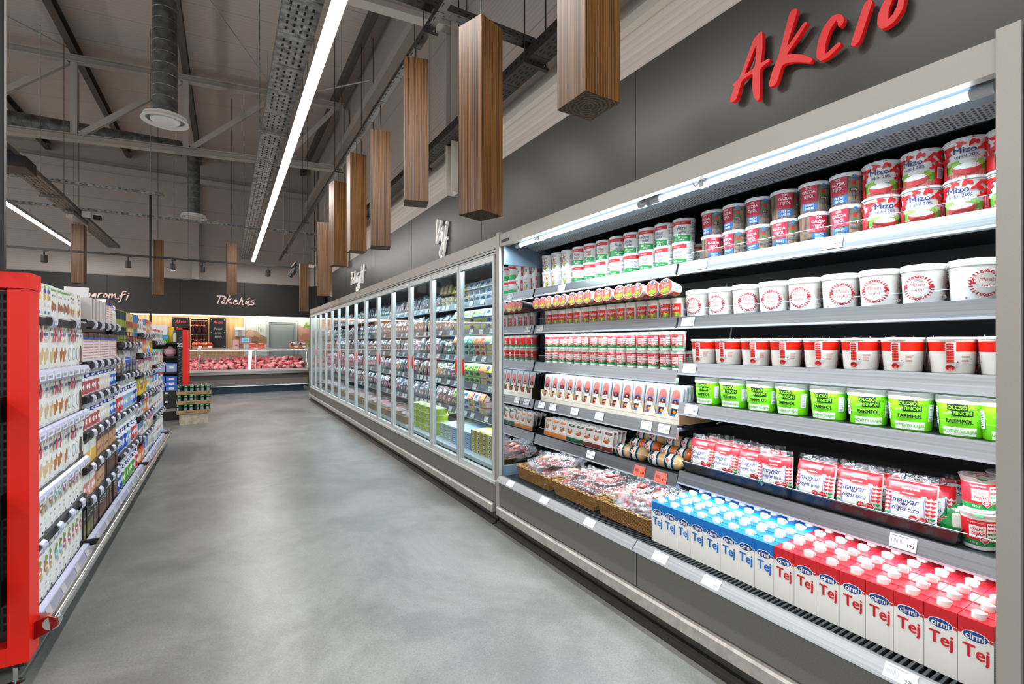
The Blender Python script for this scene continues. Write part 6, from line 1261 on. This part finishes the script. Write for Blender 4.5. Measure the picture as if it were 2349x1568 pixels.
# ================================================================== SECOND SHELF END, BEER STACK
sh = empty('shelving_gondola', label='black shelf end with a red post beyond the left shelving', cat='shelving')
ob('back_panel', MB().box(-1.9, -.70, 10.3, 10.32, .1, 1.5, M('5a5348', .6)), sh)
q = MB().box(-.70, -.63, 9.82, 10.35, .02, 1.50, BLK2)
z = .3
while z < 1.4: q.add([(-.69, 9.8195, z), (-.64, 9.8195, z+.022), (-.64, 9.8195, z+.026), (-.69, 9.8195, z+.004)], [(0, 1, 2, 3)], M('9a9a9a')); z += .06
Art(q, lambda u, v, e: (-.665+u, 9.8195-e, 1.27+v)).text('22', 0, 0, .09, cW, .02)
ob('upright', q, sh); ob('red_post', MB().box(-.628, -.56, 9.80, 10.4, .15, 1.56, RED).box(-.72, -.56, 9.80, 10.4, 1.53, 1.56, RED), sh)
for z in (1.32, 1.08, .82, .50): ob('shelf', MB().box(-1.9, -.71, 9.86, 10.3, z-.03, z, BLK2), sh)
ob('plinth', MB().box(-1.9, -.64, 9.84, 10.3, .0, .16, BLK).box(-1.9, -.64, 9.83, 9.85, .16, .2, CHROME), sh)
q = MB()
for x in (-1.6, -1.3, -1.05, -.82): q.tube([(x, 10.28, .2), (x, 10.28, 1.5)], .004, BLK, 5)
ob('wire_grid', q, sh)
def tb(name, cat, lab, loc, mb, grp=None, rz=0):
    o = ob(name, mb); o.location = loc; o.rotation_euler = (0, 0, rz); return tag(o, lab, cat, grp)
tb('white_box', 'box', 'large plain white box on top of the far shelf end', (-.98, 10.0, 1.44), MB().box(-.13, .13, -.1, .1, 0, .17, WHT))
tb('cleaning_box', 'box', 'row box with blue and green print under the white box', (-.98, 10.0, 1.32), MB().box(-.14, .14, -.1, .1, 0, .115, M('3fa03f')).box(-.14, .14, -.101, -.1, .06, .115, M('3a9ad8')))
tb('yellow_pouch', 'pouch', 'yellow pouch beside the white box on the far shelf end', (-.80, 9.98, 1.32), pillow(.09, .26, .05, M('e8c23a', .3), M('e8c23a', .3), None, 6, 6)[0])
tb('spray_bottle', 'bottle', 'blue and white bottle at the right of the far top shelf', (-.742, 9.95, 1.32), MB().lathe([(0, 0), (.028, 0), (.028, .13), (.015, .16)], WHT, 12).lathe([(.016, .16), (.02, .2), (0, .2)], M('3a9ad8'), 12))
def bowl(c, loc, lab):
    tb('plastic_bowl', 'bowl', lab, loc, MB().lathe([(0, 0), (.055, 0), (.09, .04), (.10, .08), (.094, .08), (.085, .045), (0, .01)], M(c, .3), 20), 'stacked plastic bowls')
for i, z in enumerate((0, .045)): bowl('e0a9b8', (-.81, 10.0, 1.08+z), ('lower', 'upper')[i]+' pink bowl on the second shelf of the far shelf end')
for i, z in enumerate((0, .045)): bowl('8fd6c4', (-1.0, 10.0, 1.08+z), ('lower', 'upper')[i]+' mint green bowl left of the pink ones')
tb('citrus_squeezer', 'squeezer', 'pink citrus squeezer on top of the pink bowls', (-.81, 10.0, 1.206), MB().lathe([(.08, 0), (.05, .008), (.03, .035), (0, .05)], M('e0a9b8', .3), 16))
for i, x in enumerate((-.79, -.955)):
    tb('storage_box', 'box', 'clear box with blue lid, %s on the third far shelf' % ('right one', 'left one')[i], (x, 10.0, .82), MB().box(-.075, .075, -.09, .09, 0, .13, M('9fb4de', .25)).box(-.08, .08, -.095, .095, .13, .15, M('2f62d8', .3)).box(-.03, .03, -.091, -.09, .05, .09, WHT), 'blue lidded boxes')
    for l in range(3): tb('storage_box', 'box', 'small blue box, %s column, %s from the shelf on the fourth far shelf' % (('right', 'left')[i], nth(l)), (x, 10.0, .50+l*.082), MB().box(-.075, .075, -.09, .09, 0, .065, M('5f86dc', .25)).box(-.08, .08, -.095, .095, .065, .08, M('2f62d8', .3)).box(-.035, .035, -.091, -.09, .015, .05, WHT), 'small blue boxes')
for l in range(2):
    q = MB().box(-.16, .16, -.2, .2, 0, .145, M('202022', .5)).box(-.06, .06, -.201, -.2, .115, .132, HOLE)
    for k in range(12):
        for j in range(5): q.box(-.15+k*.0255, -.15+k*.0255+.018, -.2025, -.2, .01+j*.02, .022+j*.02, M('2c2c2f', .4))
    q.box(-.005, .03, -.203, -.2025, .10, .13, WHT)
    tb('black_crate', 'crate', '%s black woven-look crate at the foot of the far shelf end' % ('lower', 'upper')[l], (-.87, 10.06, .2+l*.148), q, 'black crates')
beer = MB().lathe([(0, 0), (.028, 0), (.033, .006), (.033, .107), (.027, .118), (.026, .12), (0, .118)], M('1f3a30', .25, .4), 14); a = Art(beer, on_cyl(.033, .033, .12)); a.rect(-.022, .022, .02, .085, M('5f6f72', .3), 5); a.ell(0, .06, .016, .024, M('8f9a9a', .3), 8); a.rect(-.02, .02, .1, .112, M('4fd060', .3), 5); a.rect(-.012, .012, .113, .1165, cW, 3)
canm = beer.mesh('can'); tray_m = opentray(.405, .275, .05, M('b08c62', .6), .003, .004); a = Art(tray_m, on_flat(-.1415)); a.text('Soproni', -.05, .027, .034, M('2f6a4a', .5), .04, .3); a.text('24×0,5L', .08, .026, .018, M('8a6a44', .5)); a.ell(.17, .026, .012, .012, M('2f6a4a', .5), 8)
a2 = Art(tray_m, lambda u, v, e: (.2065+e, u, v)); a2.text('Soproni', 0, .027, .03, M('2f6a4a', .5), .04, .3); trm = tray_m.mesh('cardboard_tray')
capn = MB(); capn.add([(x, y, .125+.003*math.sin(x*90)) for y in (-.142, .142) for x in [(-.207+.0414*k) for k in range(11)]], [(i, i+1, 12+i, 11+i) for i in range(10)], FILM); capn.add([(.208, y, z) for z in (.05, .125) for y in (-.142, .142)], [(0, 1, 3, 2)], FILM); capm = capn.mesh('shrink_film')
for l in range(3):
    e = empty('beer_can_tray', (-.455+.004*l, 9.36, .172+l*.1285*1.18), math.radians(6), label='cardboard tray of dark green beer cans, %s of the stack on the wooden box' % ('lowest', 'middle one', 'topmost')[l], cat='beer tray', group='beer trays'); e.scale = (1.12, 1.12, 1.18)
    ob('cardboard_tray', trm, e)
    for i in range(6):
        for j in range(4):
            o = ob('can', canm, e); o.location = (-.167+.0667*i, -.1+.0667*j, .004); o.rotation_euler = (0, 0, R.uniform(-1, 1) if (i+j) % 3 == 0 else 0)
    ob('shrink_film', capm, e)
tb('wooden_box', 'box', 'pale wooden box under the stacked beer trays', (-.45, 9.36, 0), MB().box(-.19, .19, -.13, .13, 0, .17, PALEWOOD), None, math.radians(6))

# ================================================================== BUTCHER COUNTER
bc = empty('butcher_counter', (0, 0, 0), label='glass-fronted butcher counter across the end of the aisle', cat='counter')
CX0, CX1 = -4.2, 1.95
ob('plinth', MB().box(CX0, CX1-.1, 14.36, 15.2, 0, .18, M('2a4a66', .35)), bc)
ob('body', MB().box(CX0, CX1, 14.2, 15.3, .18, .50, M('8f8580', .4, .2)).box(CX0, CX1, 14.195, 14.21, .37, .50, M('6a625c', .4)), bc)
ob('bumper', MB().ext([(0, 0), (1, 0)], 0, 0, BLK, False).box(CX0, CX1, 14.12, 14.22, .50, .56, ALUX), bc)
ob('ledge', MB().box(CX0, CX1, 14.16, 14.3, .565, .625, M('e9dcd6', .3)), bc)
ob('meat_deck', MB().add([(CX0, 14.3, .60), (CX1-.03, 14.3, .60), (CX1-.03, 15.2, .72), (CX0, 15.2, .72)], [(0, 1, 2, 3)], M('26201f', .4)).box(CX0, CX1-.03, 15.2, 15.22, .3, .95, M('b8a49c', .3)), bc)
for x0, x1 in ((-4.2, -3.09), (-3.08, -1.835), (-1.825, -.58), (-.57, .675), (.685, 1.93)):
    p = MB().add([(x0, 14.24, .62), (x1, 14.24, .62), (x1, 14.42, 1.15), (x0, 14.42, 1.15)], [(0, 1, 2, 3)], GLASS); ob('front_pane', p, bc)
    ob('top_pane', MB().box(x0, x1, 14.42, 14.95, 1.145, 1.155, GLASS), bc)
ob('top_rail', MB().box(CX0, CX1, 14.40, 14.43, 1.13, 1.165, ALUX).box(CX0, CX1, 14.44, 14.48, 1.12, 1.145, WHT), bc)
for x in (-1.83, -.575, .68, 1.935): ob('glass_post', MB().tube([(x, 14.25, .62), (x, 14.43, 1.15)], .012, CHROME, 8).box(x-.04, x+.04, 14.38, 14.44, 1.10, 1.18, WHT), bc)
ob('end_glass', MB().add([(1.945, 14.24, .62), (1.945, 15.2, .62), (1.945, 15.2, 1.15), (1.945, 14.42, 1.15)], [(0, 1, 2, 3)], GLASS).box(1.94, 1.97, 14.2, 15.3, .1, .62, M('4a4542', .4)), bc)
ob('meat_lamp', MB().box(CX0, CX1-.1, 14.5, 14.54, 1.112, 1.125, M('ffb4b0', .5, 0, 5)), bc)
mt = []
for v in range(6):
    b_ = MB().blob((0, 0, .0), (.105, .075, .05), MEAT, 14, 9, .55, v*7.3); b_.v = [(x, y, max(z, -.035)+.035) for x, y, z in b_.v]; mt.append(b_.mesh('meat_cut'))
n = 0
for row in range(4):
    y = 14.36+.13*row; x = -1.7+R.uniform(0, .05); k = 0
    while x < 1.85:
        o = ob('meat_cut', mt[R.randrange(6)]); s_ = R.uniform(.85, 1.25); o.scale = (s_, s_, s_*R.uniform(.9, 1.3)); o.location = (x, y+R.uniform(-.02, .02), .61+.0133*row*10*.13+.055*row); o.rotation_euler = (R.uniform(.2, .6), R.uniform(-.2, .2), R.uniform(0, 6.28))
        tag(o, 'raw red meat cut, %s from the left in the %s row behind the counter glass' % (nth(k), ('front', 'second', 'third', 'hindmost')[row]), 'meat', 'meat in the counter'); k += 1; x += .155*s_+.01
ob('meat_riser', MB().box(CX0, CX1-.05, 14.55, 15.18, .6, .74, M('2a2422', .5)), bc)
# things on the counter
RB = M('b5522e', .5)
def smallbasket(x, lab, col, grp):
    tb('serving_basket', 'basket', 'small brown basket '+lab, (x, 14.62, 1.157), opentray(.2, .15, .085, WICKER, .006, .03), 'baskets on the counter')
    for k in range(7):
        b_ = MB().blob((0, 0, 0), (.042, .035, .035), M(col[k % len(col)], .25), 8, 6, .5, k); 
        tb('wrapped_piece', 'wrapped snack', 'wrapped snack, %s in the basket %s' % (nth(k), lab), (x-.075+.05*(k % 4), 14.60+.04*(k//4), 1.27+.02*(k//4)+.01*(k % 2)), b_, grp)
    tb('price_flag', 'price tag', 'white price flag on the basket '+lab, (x+.06, 14.5, 1.19), MB().box(-.04, .04, -.002, .002, 0, .045, WHT), 'price flags')
smallbasket(-.62, 'left of the chalkboard', ('f0582a', 'f29a6a', 'e83a22'), 'orange wrapped snacks'); smallbasket(-.41, 'in front of the chalkboard', ('f0582a', 'f7c0a0', 'e83a22'), 'orange wrapped snacks')
smallbasket(1.62, 'left one by the fridge', ('e9d6dc', '3a2a30', 'c9a8b8'), 'dark and white snacks'); smallbasket(1.83, 'right one by the fridge', ('e9d6dc', '3a2a30', 'c9a8b8'), 'dark and white snacks')
for i, x in enumerate((.62, .82)):
    for l in range(2):
        tb('meat_tray', 'tray', '%s packed red meat tray, %s stack beside the scale' % (('lower', 'upper')[l], ('left', 'right')[i]), (x, 14.62, 1.157+l*.075), MB().ext([(-.08, 0), (.08, 0), (.095, .05), (-.095, .05)], -.07, .07, M('c9462c', .3)).blob((0, 0, .052), (.085, .06, .016), M('f0b8a8', .3), 12, 6), 'packed meat trays')
sc_ = empty('counter_scale', (.28, 14.95, 1.157), label='pale pink weighing scale with a small screen on the counter', cat='scale')
ob('pillar', MB().box(-.12, .02, -.1, .1, 0, .24, M('d9a9a4', .35)).box(-.06, -.01, -.101, -.1, .08, .1, cN), sc_); ob('screen_housing', MB().box(.05, .33, -.05, .05, .13, .30, M('c08f8a', .35)), sc_); ob('display', MB().box(.09, .27, -.053, -.05, .18, .285, M('5a8fd0', .3, 0, 1.2)).box(.15, .24, -.054, -.053, .20, .26, M('3f9a4a', .3, 0, .8)), sc_); ob('arm', MB().box(.02, .12, -.02, .02, -.02, .13, M('9a7a78', .35)), sc_)
dp = empty('towel_dispenser', (.40, 18.22, 1.5), label='white paper towel dispenser on the wood wall', cat='dispenser')
ob('casing', MB().extx([(0, 0), (-.12, .04), (-.14, .25), (-.1, .32), (.08, .32), (.08, 0)], -.14, .14, M('e9e9ec', .3)), dp); ob('grey_panel', MB().box(-.06, .06, -.145, -.135, .06, .24, M('b8aaa8', .4)), dp)
for i, (x0, x1, lab) in enumerate(((-1.45, -1.0, 'black chalk board with red heading left of the hanging sausages'), (-.438, .0, 'black chalk board with red heading right of the hanging sausages'))):
    e = empty('chalkboard', ((x0+x1)/2, 18.27, 1.15), label=lab, cat='board'); w_ = (x1-x0)/2
    ob('board', MB().box(-w_, w_, -.02, .0, 0, .97, M('0f0f10', .12)), e)
    q = MB(); a = Art(q, on_flat(-.0205)); a.text('Akcio', 0, .83, .13, M('c9412f', .6), .0, .3, .9)
    for k, t_ in enumerate(('Tavaszi', 'sertés', '999 Ft')): a.text(t_, 0, .62-.13*k, .1, M('b9b9b9', .6), 0, .2, .8)
    ob('chalk_writing', q, e); q = MB()
    for sx in (-1, 1):
        for sz in (.06, .5, .91): q.box(sx*(w_-.04)-.014, sx*(w_-.04)+.014, -.03, -.02, sz-.014, sz+.014, CHROME)
    ob('fixing', q, e)
sr = empty('sausage_rack', (-.72, 18.26, 1.1), label='wood-framed niche with smoked sausages hanging in two rows', cat='rack')
ob('frame', MB().box(-.25, -.225, -.07, .03, 0, 1.0, M('c9a070', .5)).box(.225, .25, -.07, .03, 0, 1.0, M('c9a070', .5)).box(-.25, .25, -.07, .03, .975, 1.0, M('c9a070', .5)), sr); ob('dark_back', MB().box(-.225, .225, .0, .03, 0, .975, M('2a1812', .6)), sr)
ob('rod', MB().tube([(-.22, -.03, .93), (.22, -.03, .93)], .006, CHROME, 6).tube([(-.22, -.03, .47), (.22, -.03, .47)], .006, CHROME, 6), sr)
ss = MB().tube([(0, 0, 0), (.004, 0, -.2), (.02, -.004, -.33), (.04, -.004, -.37), (.055, 0, -.33), (.06, 0, -.05)], .012, M('4a1a12', .3), 8); Art(ss, on_flat(-.013)).rect(-.012, .012, -.14, -.11, cR, 1).rect(-.012, .012, -.15, -.14, cW, 1); ssm = ss.mesh('smoked_sausage')
for r_ in range(2):
    for k in range(10):
        o = ob('smoked_sausage', ssm); o.location = (-.72-.205+k*.038, 18.225-(k % 2)*.02, (2.02, 1.56)[r_]-R.uniform(0, .03)); tag(o, 'dark smoked sausage hanging, %s from the left in the %s row' % (nth(k), ('upper', 'lower')[r_]), 'sausage', 'hanging smoked sausages')
def mural(x0, x1, lab, ham):
    e = empty('wall_picture', ((x0+x1)/2, 18.29, 1.1), label=lab, cat='picture'); w_ = (x1-x0)/2
    q = MB().box(-w_, w_, -.01, 0, 0, 1.08, M('c9d2cf', .35)); a = Art(q, on_flat(-.0105))
    if ham: a.blot(.05, .45, .34, M('d9a596', .4), 1, 16, .12); a.ell(.06, .38, .2, .17, M('cf8f80', .4)); a.blot(-.1, .66, .13, M('dcae9f', .4), 2); a.blot(.06, .82, .09, M('7fae3a', .4), 3); a.blot(.2, .2, .12, M('7fae3a', .4), 1)
    else: a.blot(-.1, .4, .26, M('b89a7c', .5), 1, 18, .1); a.blot(-.05, .3, .17, M('8a6a4e', .5), 2, 18, .15); a.blot(-.16, .52, .12, M('c9ae90', .5), 3, 18, .15); a.blot(.22, .3, .16, M('9a7a5c', .5), 2, 18, .12); [a.rect(.02+k*.05, .03+k*.05, .58, .8-.03*k, M('7fae4a', .5), 1) for k in range(5)]
    ob('printed_panel', q, e)
mural(.57, 1.17, 'wall picture of brown smoked meat and chives left of the grey door', False); mural(2.2, 2.58, 'wall picture of pink ham slices with parsley right of the grey door', True)
# low glass case left of the counter
lc = empty('glass_display_case', (-1.05, 13.2, 0), label='small glass case with a dark frame in front of the counter', cat='display case')
ob('case_body', MB().box(-.5, .26, -.3, .6, .1, .55, M('7a6e68', .4, .2)), lc); ob('dark_frame', MB().add([(.24, -.3, .55), (.27, -.3, .55), (.22, -.3, 1.0), (.19, -.3, 1.0), (.24, .0, .55), (.27, .0, .55), (.22, .0, 1.0), (.19, .0, 1.0)], [(0, 1, 2, 3), (7, 6, 5, 4), (0, 4, 5, 1), (1, 5, 6, 2), (2, 6, 7, 3), (3, 7, 4, 0)], BLK).box(-.5, .26, -.3, .6, 1.0, 1.02, ALUX), lc)
ob('front_glass', MB().box(-.5, .2, -.3, -.295, .55, 1.0, GLASS), lc)
for k in range(4):
    o = ob('meat_cut', mt[k]); o.location = (-1.45+.19*k, 13.1, .552); o.scale = (1.1, 1.1, 1.5); tag(o, 'meat cut, %s from the left in the small glass case' % nth(k), 'meat', 'meat in the glass case')
ob('interior_block', MB().box(-.45, .15, .1, .5, .55, .62, M('b8a090', .5)), lc)
